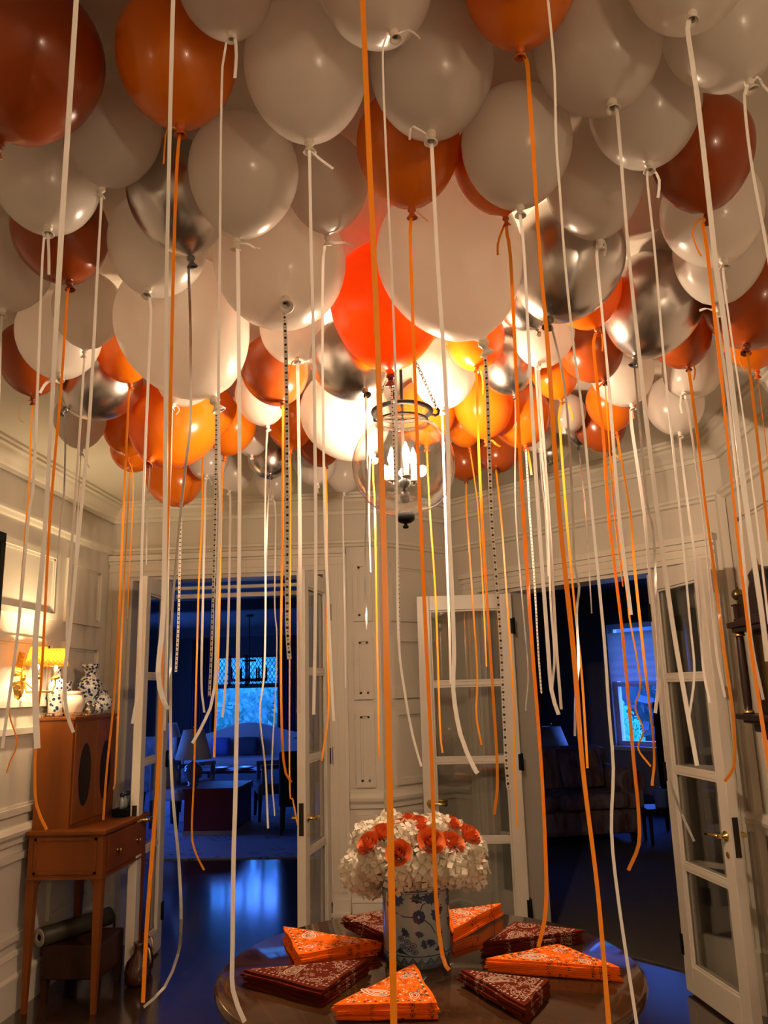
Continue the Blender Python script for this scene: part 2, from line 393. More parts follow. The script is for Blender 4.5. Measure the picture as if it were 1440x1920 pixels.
# ------------------------------------------------------------------ doors
def leaf(name, hinge, free, z0, z1, rows, latch_side):
    hx, hy = hinge; u = Vector((free[0]-hx, free[1]-hy)); L = u.length; u.normalize(); n = Vector((-u.y, u.x))
    X = frame_xf(hinge, u, n); T = .026; st, top, bot, mu = .085, .10, .135, .026
    m = MB(); m.X = X
    m.box((0, -T, z0), (st, T, z1)); m.box((L-st, -T, z0), (L, T, z1)); m.box((st, -T, z1-top), (L-st, T, z1)); m.box((st, -T, z0), (L-st, T, z0+bot))
    a, b = z0+bot, z1-top; step = (b-a)/rows
    for k in range(1, rows): m.box((st, -.018, a+step*k-mu/2), (L-st, .018, a+step*k+mu/2))
    for q in (-1, 1):   # glazing beads
        for k in range(rows):
            za, zb = a+step*k+(mu/2 if k else 0), a+step*(k+1)-(mu/2 if k < rows-1 else 0)
            for w in ((st, za, st+.012, zb), (L-st-.012, za, L-st, zb), (st+.012, za, L-st-.012, za+.012), (st+.012, zb-.012, L-st-.012, zb)):
                m.box((w[0], q*.006, w[1]), (w[2], q*.016, w[3]))
    d = struct(m.build(name, DOORW, loc=(hx, hy, z0), bevel=.003))
    for k in range(rows):
        g = MB(); g.X = X; g.box((st, -.003, a+step*k+.004), (L-st, .003, a+step*(k+1)-.004)); g.build('pane', PANE, d)
    h = MB(); h.X = X; zc = .865
    h.box((L-.001, -.014, zc-.09), (L+.003, .014, zc+.09)); 
    h.build('latch_plate', BRONZE, d)
    h = MB(); h.X = X
    for q in (-1, 1):
        h.lathe([(.024, 0), (.024, .006), (.012, .010), (.010, .04), (.012, .045)], (L-.045, q*T, zc), 16, (0, q, 0))
        h.tube([(L-.045, q*(T+.042), zc), (L-.07, q*(T+.046), zc+.002), (L-.11, q*(T+.046), zc), (L-.155, q*(T+.044), zc-.004)], [.009, .010, .009, .011], 10)
        h.lathe([(.014, 0), (.014, .005)], (L-.045, q*T, zc-.085), 12, (0, q, 0))
    h.build('door_handle', BRASS, d)
    h = MB(); h.X = X
    for z in (z0+.22, (z0+z1)/2, z1-.22): h.box((-.012, -T-.004, z-.05), (.016, T+.004, z+.05)); h.lathe([(.008, -.055), (.008, .055)], (-.008, latch_side*(T+.006), z), 10)
    h.build('hinge', BLACK, d)
    return d
leaf('door_1', (-1.905, YC-.01), (-1.872, YC-.56), .015, 2.335, 4, 1)
leaf('door_2', (-.79, YC-.035), (-.862, YC-.59), .015, 2.335, 4, 1)
leaf('door_3', (.475, 5.46), (-.165, 5.47), .015, 2.205, 4, 1)
leaf('door_4', (1.228, 4.735), (1.352, 4.135), .015, 2.205, 4, 1)

# ------------------------------------------------------------------ the rooms beyond: shells
RH = 2.80
LY = 15.3
WX0, WX1, WZ0, WZ1 = aty(396, 1300, LY).x, aty(524, 1300, LY).x, aty(460, 1412, LY).z, aty(460, 1228, LY).z
m = MB()
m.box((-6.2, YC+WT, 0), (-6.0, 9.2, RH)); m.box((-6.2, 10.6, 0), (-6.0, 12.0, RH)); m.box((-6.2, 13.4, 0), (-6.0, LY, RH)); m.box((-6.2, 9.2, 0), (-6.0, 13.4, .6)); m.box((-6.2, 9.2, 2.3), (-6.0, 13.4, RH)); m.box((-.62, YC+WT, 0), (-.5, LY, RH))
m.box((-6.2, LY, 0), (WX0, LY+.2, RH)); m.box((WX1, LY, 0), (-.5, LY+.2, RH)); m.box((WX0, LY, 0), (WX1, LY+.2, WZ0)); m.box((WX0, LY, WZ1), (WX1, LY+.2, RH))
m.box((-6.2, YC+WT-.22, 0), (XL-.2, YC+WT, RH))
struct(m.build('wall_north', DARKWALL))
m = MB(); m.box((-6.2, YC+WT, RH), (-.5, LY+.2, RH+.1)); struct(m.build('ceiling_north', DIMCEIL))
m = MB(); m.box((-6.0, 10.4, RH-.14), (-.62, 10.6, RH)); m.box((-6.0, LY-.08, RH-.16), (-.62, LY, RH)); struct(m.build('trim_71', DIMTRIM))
# window of that room: mullions, transom bar, leaded upper lights
m = MB(); ym = LY+.08; zt = aty(460, 1286, LY).z; wd = WX1-WX0
fb = .05
m.box((WX0, ym, WZ0), (WX0+fb, ym+.06, WZ1)); m.box((WX1-fb, ym, WZ0), (WX1, ym+.06, WZ1)); m.box((WX0, ym, WZ1-fb), (WX1, ym+.06, WZ1)); m.box((WX0, ym, WZ0), (WX1, ym+.06, WZ0+fb))
m.box((WX0, ym, zt-.04), (WX1, ym+.06, zt+.04))
for k in (.25, .5, .75): m.box((WX0+wd*k-.03, ym, zt), (WX0+wd*k+.03, ym+.06, WZ1))
for k in range(-8, 26):   # lead lattice
    x = WX0 + .075*k; h = WZ1-zt
    for sg in (1, -1):
        xa, xb = (x, x+h*.6) if sg > 0 else (x+h*.6, x)
        pa, pb = Vector((xa, ym+.03, zt)), Vector((xb, ym+.03, WZ1))
        lo, hi = WX0, WX1
        if max(xa, xb) < lo or min(xa, xb) > hi: continue
        t0, t1 = 0.0, 1.0
        for t in (( lo-xa)/(xb-xa), (hi-xa)/(xb-xa)):
            pass
        ts = sorted(((lo-xa)/(xb-xa), (hi-xa)/(xb-xa))); t0, t1 = max(0, ts[0]), min(1, ts[1])
        if t1 > t0: m.tube([pa.lerp(pb, t0), pa.lerp(pb, t1)], .006, 5)
w1 = struct(m.build('window_1', WOODDK)); m = MB(); m.box((WX0+.02, ym+.028, WZ0+.02), (WX1-.02, ym+.033, WZ1-.02)); m.build('pane', WINP, w1)
# unseen side windows added to let more light into that room, and the sky seen through every window (portals only guide the sampling of the sky)
for i, (y0, y1) in enumerate(((9.2, 10.6), (12.0, 13.4))):
    m = MB(); m.box((-6.12, y0, .6), (-6.07, y0+.05, 2.3)); m.box((-6.12, y1-.05, .6), (-6.07, y1, 2.3)); m.box((-6.12, y0, .6), (-6.07, y1, .65)); m.box((-6.12, y0, 2.25), (-6.07, y1, 2.3)); m.box((-6.12, y0, 1.55), (-6.07, y1, 1.6)); w_ = struct(m.build('window_%d' % (3+i), DOORW))
    m = MB(); m.box((-6.10, y0, .6), (-6.095, y1, 2.3)); m.build('pane', WINP, w_)
def portal(c, n, w, h):
    l = bpy.data.lights.new('sky_portal', 'AREA'); l.shape = 'RECTANGLE'; l.size = w; l.size_y = h; l.cycles.is_portal = True
    o = bpy.data.objects.new('sky_portal', l); COL.objects.link(o); o.location = c; n = Vector((n[0], n[1], 0))
    o.rotation_euler = n.to_track_quat('-Z', 'Z').to_euler()
portal(((WX0+WX1)/2, LY+.3, (WZ0+WZ1)/2), (0, -1, 0), WX1-WX0, WZ1-WZ0)
portal((-6.3, 9.9, 1.45), (1, 0, 0), 1.4, 1.7); portal((-6.3, 12.7, 1.45), (1, 0, 0), 1.4, 1.7)
# angled room
KR = 13.2
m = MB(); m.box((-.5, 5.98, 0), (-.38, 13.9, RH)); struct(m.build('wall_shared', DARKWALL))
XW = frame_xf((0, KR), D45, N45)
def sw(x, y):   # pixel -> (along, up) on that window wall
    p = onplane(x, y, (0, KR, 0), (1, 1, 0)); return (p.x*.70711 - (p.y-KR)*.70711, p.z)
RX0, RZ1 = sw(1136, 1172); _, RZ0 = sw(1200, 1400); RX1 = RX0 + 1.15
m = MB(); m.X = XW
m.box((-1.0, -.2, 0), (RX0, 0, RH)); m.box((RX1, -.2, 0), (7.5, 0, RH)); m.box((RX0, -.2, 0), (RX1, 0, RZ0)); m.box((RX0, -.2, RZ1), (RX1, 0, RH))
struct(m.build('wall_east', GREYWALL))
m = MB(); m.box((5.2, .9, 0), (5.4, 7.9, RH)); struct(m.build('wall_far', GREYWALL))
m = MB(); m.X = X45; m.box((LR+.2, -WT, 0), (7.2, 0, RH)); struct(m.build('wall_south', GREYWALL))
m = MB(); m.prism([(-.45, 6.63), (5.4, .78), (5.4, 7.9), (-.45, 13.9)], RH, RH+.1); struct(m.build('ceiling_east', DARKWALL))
m = MB(); m.X = XW; zm = sw(1200, 1282)[1]
for a, b in (((RX0, -.14, RZ0), (RX0+.06, -.06, RZ1)), ((RX1-.06, -.14, RZ0), (RX1, -.06, RZ1)), ((RX0, -.14, RZ1-.06), (RX1, -.06, RZ1)), ((RX0, -.14, RZ0), (RX1, -.06, RZ0+.06)), ((RX0, -.14, zm-.03), (RX1, -.06, zm+.03))): m.box(a, b)
m.box((RX0-.04, 0, RZ0-.05), (RX1+.04, .05, RZ0))
w2 = struct(m.build('window_2', DOORW)); m = MB(); m.X = XW; m.box((RX0+.02, -.102, RZ0+.02), (RX1-.02, -.098, RZ1-.02)); m.build('pane', WINP, w2)
_c = XW @ Vector(((RX0+RX1)/2, -.35, (RZ0+RZ1)/2)); portal(_c, N45, RX1-RX0, RZ1-RZ0)

# ------------------------------------------------------------------ pendant lantern
PX, PY, PZ, PR = -.11, 2.70, 2.363, .182
lan = thing('pendant_lantern', 'clear glass globe lantern with lit candle bulbs hanging over the round table', 'lantern', (PX, PY, PZ))
P = lambda x, y, z: (PX+x, PY+y, PZ+z)
g = [(.030, -PR+.001)]
for k in range(1, 22):
    a = PI*k/26; g.append((PR*math.sin(a+.12), -PR*math.cos(a+.12)))
g += [(.098, .150), (.088, .165), (.086, .185), (.094, .198), (.098, .200)]
m = MB(); m.lathe(g, P(0,0,0), 56, caps=False); m.build('globe', GLASS, lan)
m = MB(); m.torus(P(0,0,.197), .103, .0085, 48, 10)
for k in range(3):
    a = 2*PI*k/3+.35; ca, sa = math.cos(a), math.sin(a)
    m.tube([P(.105*ca,.105*sa,.197), P(.125*ca,.125*sa,.192), P(.138*ca,.138*sa,.200), P(.140*ca,.140*sa,.214), P(.132*ca,.132*sa,.220)], .0055, 8)
m.build('rim_ring', BLACK, lan)
m = MB(); m.torus(P(0,0,.163), .089, .004, 40, 8); m.build('neck_band', BLACK, lan)
for k in range(3):
    m = MB(); a = 2*PI*k/3+.35; A = Vector(P(.134*math.cos(a), .134*math.sin(a), .218)); B = Vector(P(.012*math.cos(a), .012*math.sin(a), .50)); d = B-A; N = 22
    for i in range(N):
        c0 = A + d*((i+.5)/N); q = d.normalized(); s = Vector((0,0,1)).cross(q).normalized() if i % 2 else q.cross(Vector((0,0,1)).cross(q)).normalized()
        h = d.length/N*.72
        m.tube([c0-q*h, c0-q*h*.5+s*.005, c0+q*h*.5+s*.005, c0+q*h, c0+q*h*.5-s*.005, c0-q*h*.5-s*.005, c0-q*h], .0016, 5)
    m.build('chain', BRONZE, lan)
m = MB(); m.lathe([(.0055, -.135), (.0055, .545)], P(0,0,0), 10); m.lathe([(.016, .495), (.016, .51), (.009, .515)], P(0,0,0), 14); m.build('stem', BLACK, lan)
m = MB(); m.lathe([(.062, .572), (.062, .560), (.045, .548), (.018, .540), (.008, .530)][::-1], P(0,0,0), 28); m.build('ceiling_rose', BLACK, lan)
m = MB(); m.lathe([(.004, -.135), (.016, -.132), (.016, -.098), (.006, -.095)], P(0,0,0), 16); m.lathe([(.006, -.085), (.022, -.075), (.024, -.06), (.010, -.05)], P(0,0,0), 18); m.build('lower_knob', BLACK, lan)
m = MB(); m.lathe([(.001, -.228), (.009, -.226), (.011, -.220), (.006, -.215), (.006, -.208), (.020, -.206), (.031, -.198), (.033, -.190), (.033, -.176), (.028, -.173)], P(0,0,0), 24); m.build('finial', BLACK, lan)
for k in range(3):
    a = 2*PI*k/3+.75; x, y = .045*math.cos(a), .045*math.sin(a)
    ar = MB(); ar.tube([P(0,0,-.055), P(.55*x,.55*y,-.072), P(x,y,-.066), P(x,y,-.055)], .004, 8); ar.lathe([(.006,-.058),(.016,-.054),(.017,-.050)], P(x,y,0), 16)
    arm = ar.build('candle_arm', BRONZE, lan)
    sl = MB(); sl.lathe([(.0095, -.052), (.0095, .006)], P(x,y,0), 14); sl.build('candle_sleeve', CANDLE, arm)
    bu = MB(); bu.lathe([(.006, .006), (.0125, .020), (.0135, .030), (.0095, .048), (.004, .064), (.001, .072)], P(x,y,0), 16); bu.build('bulb', BULB, arm)
    lamp('lantern_light', P(x*1.5, y*1.5, .03), 16, WARM, .02)

# ------------------------------------------------------------------ balloons and their ribbons
EGG = .63      # length of the lower half in diameters
def cat_rom(pts, step=.02):
    P_ = [pts[0]*2-pts[1]] + pts + [pts[-1]*2-pts[-2]]; out = []
    for i in range(1, len(P_)-2):
        n = max(2, int((P_[i+1]-P_[i]).length/step))
        for k in range(n):
            t = k/n; a, b, c, d = P_[i-1], P_[i], P_[i+1], P_[i+2]
            out.append(.5*((2*b) + (c-a)*t + (2*a-5*b+4*c-d)*t*t + (3*b-a-3*c+d)*t**3))
    out.append(pts[-1]); return out
def ribbon(name, kind, start, width, pix, parent, label=None, twist=.5, solid=.0004):
    """flat curling ribbon from a knot down through image points, all in the upright plane of the knot"""
    n = Vector((AW.x, AW.y, 0)).normalized(); pts = [Vector(start)]
    for x, y in pix:
        p = onplane(x, y, start, n); p += n*random.uniform(-.006, .006); pts.append(p)
    dep = sum((q-O).dot(AW) for q in pts)/len(pts); w = .86*width*dep/F
    C_ = cat_rom(pts, .022); ph = random.uniform(0, 6.28); fr = random.uniform(3, 7); amp = twist*random.uniform(.5, 1.1)
    side0 = Vector((AX.x, AX.y, 0)).normalized(); vs = []; uv = []; L = 0
    for i, p in enumerate(C_):
        t = (C_[min(i+1, len(C_)-1)] - C_[max(i-1, 0)]).normalized()
        if i: L += (p-C_[i-1]).length
        s = (side0 - t*side0.dot(t)).normalized(); q = t.cross(s)
        a = amp*math.sin(ph+fr*L); s2 = s*math.cos(a) + q*math.sin(a); nn = t.cross(s2)*solid
        ww = w*(.35 if i == 0 else 1)
        vs += [p-s2*ww/2-nn, p+s2*ww/2-nn, p+s2*ww/2+nn, p-s2*ww/2+nn]; uv += [(0, L/w), (1, L/w), (1, L/w), (0, L/w)]
    fs = []; N = len(C_)
    for i in range(N-1):
        for k in range(4): fs.append((i*4+k, i*4+(k+1)%4, i*4+4+(k+1)%4, i*4+4+k))
    fs += [(3,2,1,0), (N*4-4, N*4-3, N*4-2, N*4-1)]
    m = MB(); m.add(vs, fs, False, uv); o = m.build(name, M_RIB[kind], parent)
    if label: o['label'] = label
    return o
# colour, centre x y, width, knot x y, label, ribbons (kind, width, points), tails
B = [
('R',60,105,262,-14,306,'large dark rust balloon at the ceiling corner of the picture over the desk side',[],[]),
('O',332,100,222,338,238,'big orange balloon in front of a dark chrome one, with a long orange ribbon',[('o',8,[(333,300),(327,480),(314,960),(306,1180),(298,1420),(289,1560),(278,1720),(268,1880)])],[('o',5,[(316,242),(309,275),(306,305)])]),
('W',420,-35,180,432,64,'white balloon cut by the picture top edge beside the big orange one over the desk',[('w',6,[(416,120),(412,480),(410,750),(411,960),(408,1130),(401,1290),(385,1350),(362,1393)])],[('w',7,[(441,70),(443,105),(440,145)])]),
('W',574,122,232,580,268,'large white balloon beside the wide foreground orange ribbon, with a short bent ribbon tail',[('w',7,[(581,300),(584,480),(587,613),(592,960),(591,1193),(588,1340)])],[('w',7,[(588,285),(600,300),(625,316)])]),
('W',703,-35,215,738,62,'white balloon cut by the picture top edge, directly above the glass lantern',[('w',5,[(718,90),(728,367),(733,480),(742,720),(744,960),(747,1193),(758,1293),(773,1377),(790,1437)])],[('w',5,[(765,58),(783,65),(787,72)])]),
('W',811,122,232,808,252,'large white balloon overlapping the top of a rust-orange one above the lantern',[('w',9,[(810,275),(820,480),(833,680),(840,847),(841,960),(847,1093),(852,1227),(850,1293),(863,1377),(887,1436),(896,1450)])],[('w',5,[(775,240),(769,252),(768,260)])]),
('O',980,-45,215,975,92,'orange balloon cut by the picture top edge whose ribbon tail stands up over it',[('o',10,[(988,110),(993,200),(1012,480),(1027,647),(1050,960),(1077,1227),(1094,1440),(1120,1673),(1142,1930)])],[('o',8,[(982,60),(979,35),(978,10)])]),
('W',1120,82,236,1147,192,'large white balloon with an open knot, next to the upright orange ribbon tail',[('w',9,[(1155,200),(1177,480),(1207,747),(1232,960),(1260,1160),(1287,1310),(1308,1436)])],[]),
('W',1288,-70,232,1297,28,'white balloon cut by the picture top edge, looped knot, over the clock side',[('w',11,[(1287,60),(1310,180),(1333,393),(1345,500),(1357,580),(1378,780),(1400,960),(1425,1150),(1440,1240)])],[]),
('W',1348,48,212,1405,155,'white balloon with a curled knot above the rust balloon at the clock side',[('w',6,[(1394,180),(1407,300),(1437,480),(1470,700)])],[('w',5,[(1418,148),(1432,155),(1444,172)])]),
('W',1212,190,205,1217,308,'white balloon with a hooked ribbon tail, in front of a rust balloon',[('w',5,[(1213,335),(1227,480),(1247,680),(1277,960),(1293,1160),(1302,1260),(1290,1345)])],[('w',6,[(1226,315),(1235,340),(1232,374)])]),
('R',1310,280,190,1327,405,'glossy rust balloon with orange ribbon, near the picture edge above the clock',[('o',8,[(1318,420),(1325,480),(1353,713),(1380,960),(1407,1193),(1437,1400),(1450,1500)])],[('o',5,[(1310,412),(1299,435),(1308,470),(1314,482)])]),
('W',212,238,180,190,356,'shadowed white balloon tucked between the big rust and the big orange one',[('w',7,[(189,375),(183,480),(167,780),(153,960),(130,1193),(122,1260),(127,1333),(140,1373)])],[]),
('W',88,328,196,90,428,'white balloon with bright lower rim hanging below the corner rust balloon',[('w',6,[(83,445),(80,480),(62,880),(52,960),(30,1193),(5,1403)])],[('w',6,[(91,437),(91,475),(90,513)])]),
('S',335,362,190,358,485,'dark chrome balloon below the big orange one over the desk',[('s',6,[(353,500),(358,613),(357,780),(348,863),(338,960),(327,1080),(321,1200),(322,1440),(335,1623),(340,1723),(333,1790),(307,1853),(270,1888)])],[]),
('R',120,428,175,130,531,'rust balloon under the white one with bright rim on the desk side',[('o',6,[(127,560),(117,713),(96,960),(82,1160),(75,1293),(70,1345),(64,1440),(66,1510),(87,1556)])],[]),
('W',455,320,204,443,452,'pale white balloon with two thin highlights in front of the dark chrome one',[('w',9,[(447,480),(448,960),(442,1440),(438,1600),(435,1773),(437,1857),(458,1918)])],[('w',4,[(465,458),(478,466),(488,465)])]),
('W',612,335,158,614,458,'shaded white balloon behind the large white one and beside the vivid orange balloon',[('w',6,[(606,480),(605,680),(609,960),(615,1127),(622,1293),(626,1352)])],[('w',6,[(628,455),(648,457),(662,462)])]),
('O',765,268,194,772,394,'deep orange balloon with two highlights straight above the lantern',[('o',8,[(770,420),(770,480),(782,813),(788,960),(800,1227),(810,1440),(817,1673),(830,1793),(842,1817)])],[('o',3,[(780,395),(792,406),(803,415)])]),
('O',925,310,160,950,420,'rust-orange balloon mostly hidden behind a pale white one, two ribbon strands below',[('o',8,[(951,440),(957,480),(967,680),(975,847),(981,960),(997,1200),(1015,1440),(1025,1640),(1022,1723),(1010,1777)])],[('o',5,[(942,430),(934,455),(933,480)])]),
('W',968,262,206,975,390,'pale white balloon in front of the hidden rust-orange one, above the biggest white balloon',[('w',8,[(975,410),(982,480),(995,713),(1010,960),(1027,1193),(1033,1293),(1048,1340)])],[]),
('W',1112,338,182,1125,454,'shaded white balloon over a dark chrome one, ribbon looped at its knot',[('w',7,[(1120,475),(1140,713),(1162,960),(1183,1153)])],[('w',5,[(1118,450),(1128,446),(1136,462),(1133,480)])]),
('W',1333,392,184,1357,490,'white balloon below the glossy rust one on the clock side',[('w',5,[(1354,510),(1363,570),(1393,780),(1415,960),(1430,1077),(1442,1170)])],[('w',5,[(1357,500),(1360,522),(1362,543)])]),
('W',1340,470,166,1347,580,'white balloon with a knotted ribbon bow in front of a dark rust balloon',[('w',6,[(1344,600),(1360,713),(1383,913),(1395,1040),(1410,1200),(1430,1312)])],[('w',5,[(1335,580),(1322,580),(1310,584)])]),
('S',1062,480,214,1030,600,'largest dark chrome balloon with a pinched tip, beside the biggest white balloon',[('s',5,[(1037,620),(1057,713),(1067,813),(1073,960),(1078,1060),(1085,1100),(1082,1150),(1085,1250),(1079,1300),(1078,1380)])],[]),
('O',1105,535,142,1120,618,'orange balloon peeking out behind the largest chrome one',[('o',7,[(1113,640),(1120,730),(1130,813),(1140,960),(1153,1077),(1167,1193),(1182,1360),(1189,1440),(1198,1523),(1197,1583),(1178,1632)])],[('o',4,[(1126,622),(1129,640),(1130,658)])]),
('S',1226,540,184,1192,672,'chrome balloon with white side reflection, under the shaded white balloons on the clock side',[('s',5,[(1191,690),(1200,813),(1215,947),(1225,1000),(1232,1160),(1237,1240),(1241,1340),(1254,1440),(1260,1475),(1280,1527),(1301,1577)])],[]),
('R',1402,540,188,1400,650,'large dark rust balloon at the picture edge behind the bow-knotted white one',[('o',6,[(1405,690),(1435,960),(1450,1100)])],[('o',3,[(1390,650),(1386,680),(1398,698)])]),
('O',1412,610,132,1420,700,'orange balloon lit from below under the dark rust one at the picture edge',[('o',2,[(1424,740),(1437,850),(1446,930)])],[]),
('S',980,568,92,1007,620,'small dark chrome balloon wedged behind the biggest white one',[],[('s',7,[(1010,622),(1012,630)])]),
('W',845,468,270,907,645,'biggest white balloon beside the vivid orange one, with black printed ribbon',[('p',8,[(910,665),(914,750),(921,960),(928,1060),(938,1193),(950,1440),(955,1482)])],[]),
('B',726,560,214,733,718,'vivid orange balloon glowing right above the lantern with a dark tip',[('p',5,[(735,745),(743,960),(747,1080),(749,1238)])],[('s',5,[(732,722),(731,730)])]),
('W',525,490,246,535,565,'big white balloon whose round knot faces outward, with black printed ribbon',[('p',9,[(533,580),(537,713),(539,960),(538,1160),(543,1236)])],[]),
('W',340,602,246,403,752,'biggest pale balloon over the desk side, in front of an orange balloon, printed ribbon',[('p',6,[(405,770),(403,960),(397,1193),(392,1306)])],[]),
('W',292,440,184,277,544,'shaded white balloon between the dark chrome one and the biggest pale one',[('w',6,[(283,580),(277,713),(267,960),(262,1193),(260,1280),(247,1357)])],[]),
('W',15,490,160,5,582,'white balloon cut by the picture edge on the desk side',[('w',5,[(4,620),(1,720),(-6,860)])],[]),
('R',60,665,125,62,750,'rust balloon low on the desk side with a curled gold ribbon tail',[('o',4,[(58,800),(55,900),(47,1000),(32,1190),(22,1285),(17,1340),(32,1392),(20,1425),(12,1450)])],[('g',3,[(52,752),(38,765),(37,785),(44,792)])]),
('W',112,618,155,112,704,'pinkish white balloon behind the paler one above the tilted chrome balloon',[],[('w',6,[(96,712),(84,722),(75,737)])]),
('W',165,575,128,158,670,'pinkish white balloon touching the tilted chrome balloon over the desk',[('w',5,[(156,700),(148,850),(140,960),(128,1130),(123,1250)])],[]),
('O',233,655,104,245,722,'bright orange balloon between the tilted chrome one and the biggest pale one',[('o',5,[(242,745),(232,960),(217,1260),(200,1440),(193,1538)])],[]),
('S',195,712,142,123,768,'dark chrome balloon lying on its side below the pinkish white ones',[('s',4,[(123,800),(121,925),(114,960),(108,1060),(101,1150)])],[]),
('W',155,785,94,152,846,'dim white balloon hidden under the sideways chrome balloon',[('w',3,[(150,870),(145,960),(138,1120)])],[('w',3,[(160,860),(168,878)])]),
('O',235,795,92,240,860,'orange balloon behind the big lit orange one over the desk',[('o',3,[(250,890),(248,960),(243,1060),(238,1160)])],[]),
('O',332,785,168,283,862,'big lit orange balloon under the biggest pale one',[('s',3,[(281,880),(277,960),(275,1060)])],[]),
('W',352,695,118,325,760,'white balloon mostly covered by the biggest pale one, looped ribbon at its tip',[('w',6,[(322,780),(320,863),(316,960),(314,1100),(313,1240),(307,1370)])],[('w',4,[(330,760),(336,768),(330,778)])]),
('O',432,785,92,420,866,'orange balloon with one highlight beside the rust one near the white ribbons',[('g',5,[(417,885),(415,960),(410,1193),(405,1330),(402,1420)])],[]),
('O',326,890,108,338,942,'lowest orange balloon of the desk side cluster, seen from beneath',[('p',5,[(338,980),(335,1160),(330,1260)])],[]),
('O',252,838,88,247,876,'deep orange balloon below the big lit orange one, thin gold ribbon',[('g',4,[(243,890),(239,960),(228,1180),(217,1440),(212,1480)])],[]),
('O',398,770,88,381,848,'orange balloon squeezed behind the big lit orange one, one long thin ribbon',[('o',4,[(380,870),(379,960),(373,1093),(368,1260),(364,1440),(360,1557),(367,1597),(382,1632)])],[]),
('W',390,858,78,387,893,'small white balloon beside the lowest orange one over the doorway',[('w',5,[(385,915),(384,960),(380,1127),(378,1277),(383,1336)])],[('w',3,[(393,897),(398,910)])]),
('W',437,880,78,430,922,'small pinkish white balloon with a frayed ribbon end at the doorway',[('w',5,[(432,960),(427,1193),(421,1300),(417,1345)])],[]),
('R',515,690,126,530,755,'rust-orange balloon with dark rim between two white ones near the lantern',[('o',5,[(531,780),(530,960),(527,1260),(532,1427),(546,1467)])],[]),
('W',550,615,122,557,673,'white balloon under the big one with the outward knot',[('w',8,[(558,690),(562,960),(562,1150),(560,1336)])],[('o',3,[(548,680),(543,700),(540,712)])]),
('W',490,740,98,502,800,'white balloon tucked under the rust-orange one near the lantern',[('w',4,[(500,830),(497,960),(498,1127),(495,1260),(487,1340),(497,1440),(503,1553)])],[]),
('S',655,668,150,685,733,'chrome balloon reflecting the glow beside the vivid orange one',[('s',4,[(686,780),(687,850),(687,960),(684,1080),(688,1180)])],[]),
('W',645,772,165,698,855,'glowing cream balloon right beside the lantern glass',[('g',4,[(700,900),(703,960),(707,1193),(711,1424)])],[('w',4,[(694,860),(692,960),(695,1073)])]),
('S',505,852,84,507,892,'dark chrome balloon over the first doorway, beside a small white one',[('s',3,[(502,960),(499,1060)])],[]),
('W',517,898,78,510,932,'small white balloon just under the dark chrome one over the doorway',[('w',3,[(517,960),(515,1127),(519,1193),(517,1293),(510,1440),(515,1530)])],[]),
('R',598,828,84,610,872,'dark orange balloon behind the glowing cream one',[('o',4,[(612,920),(613,960),(614,1200),(616,1330),(603,1427)])],[]),
('O',545,790,90,545,845,'orange balloon half hidden behind the white ones beside the printed ribbon',[('o',3,[(545,960),(543,1440),(549,1500),(558,1547)])],[]),
('W',590,865,82,595,908,'small white balloon hanging below the dark orange one by the lantern',[],[('w',4,[(595,915),(597,925)])]),
('W',645,885,68,645,926,'small greyish white balloon nearest the lantern globe on the door side',[('w',3,[(643,960),(647,1193),(648,1290)])],[]),
('W',832,695,122,828,767,'cream balloon behind the lantern chains on the clock side',[('w',5,[(830,800),(835,960),(842,1160),(845,1282)])],[('s',3,[(800,715),(790,705),(796,712)])]),
('O',800,765,112,800,838,'orange balloon seen through the top of the lantern glass',[('o',4,[(806,960),(817,1127),(825,1360),(830,1412)])],[]),
('O',890,632,112,893,690,'orange balloon beneath the biggest white one, beside a bright chrome balloon',[('o',6,[(894,720),(897,813),(903,960),(917,1193),(932,1440),(927,1527)])],[('o',4,[(902,695),(906,720),(905,740)])]),
('S',948,680,104,965,740,'bright chrome balloon with white streaks between two orange ones',[('s',3,[(966,800),(967,960),(982,1160),(990,1260),(985,1333)])],[]),
('O',905,755,112,912,828,'lit orange balloon under the bright chrome one beside the lantern',[],[('o',5,[(922,826),(930,832),(938,838)])]),
('O',868,795,72,883,850,'small orange balloon between the lantern glass and the lit orange one',[('g',3,[(890,900),(897,960),(905,1100),(912,1250)])],[]),
('R',872,858,76,874,900,'brownish orange balloon with a glint just beside the lantern globe',[('o',4,[(875,960),(886,1120),(895,1260),(893,1340),(903,1397)])],[]),
('R',935,842,84,930,878,'dark rust balloon below the lit orange ones near the lantern',[('o',4,[(940,980),(952,1150),(962,1290),(965,1440),(970,1553)])],[]),
('O',975,775,112,985,836,'lit orange balloon with a soft highlight behind the middle orange ribbons',[('p',4,[(990,900),(993,960),(1002,1093),(1010,1227),(1015,1300)])],[('g',5,[(990,845),(994,870),(997,890)])]),
('W',1020,625,114,1010,683,'peach-white balloon between the chrome ones on the clock side of the lantern',[('w',6,[(1015,760),(1030,960),(1042,1193),(1052,1330)])],[('w',5,[(1004,690),(1014,820),(1026,960),(1033,1127),(1040,1227),(1035,1293)])]),
('O',1040,698,86,1052,751,'lit orange balloon under the peach-white one with two ribbon tails',[('o',5,[(1048,780),(1050,813),(1061,960),(1077,1127),(1090,1260),(1101,1440)])],[('o',4,[(1064,755),(1072,772),(1073,788)])]),
('R',1105,648,120,1133,712,'rust balloon under the largest chrome one on the clock side',[('o',3,[(1140,800),(1152,960),(1168,1100)])],[('o',4,[(1126,722),(1119,730)])]),
('W',1165,695,116,1185,760,'pearly white balloon between the rust one and the chrome one on the clock side',[('w',7,[(1184,790),(1207,960),(1220,1093),(1233,1193),(1235,1277),(1228,1337)])],[('o',4,[(1187,770),(1188,785)])]),
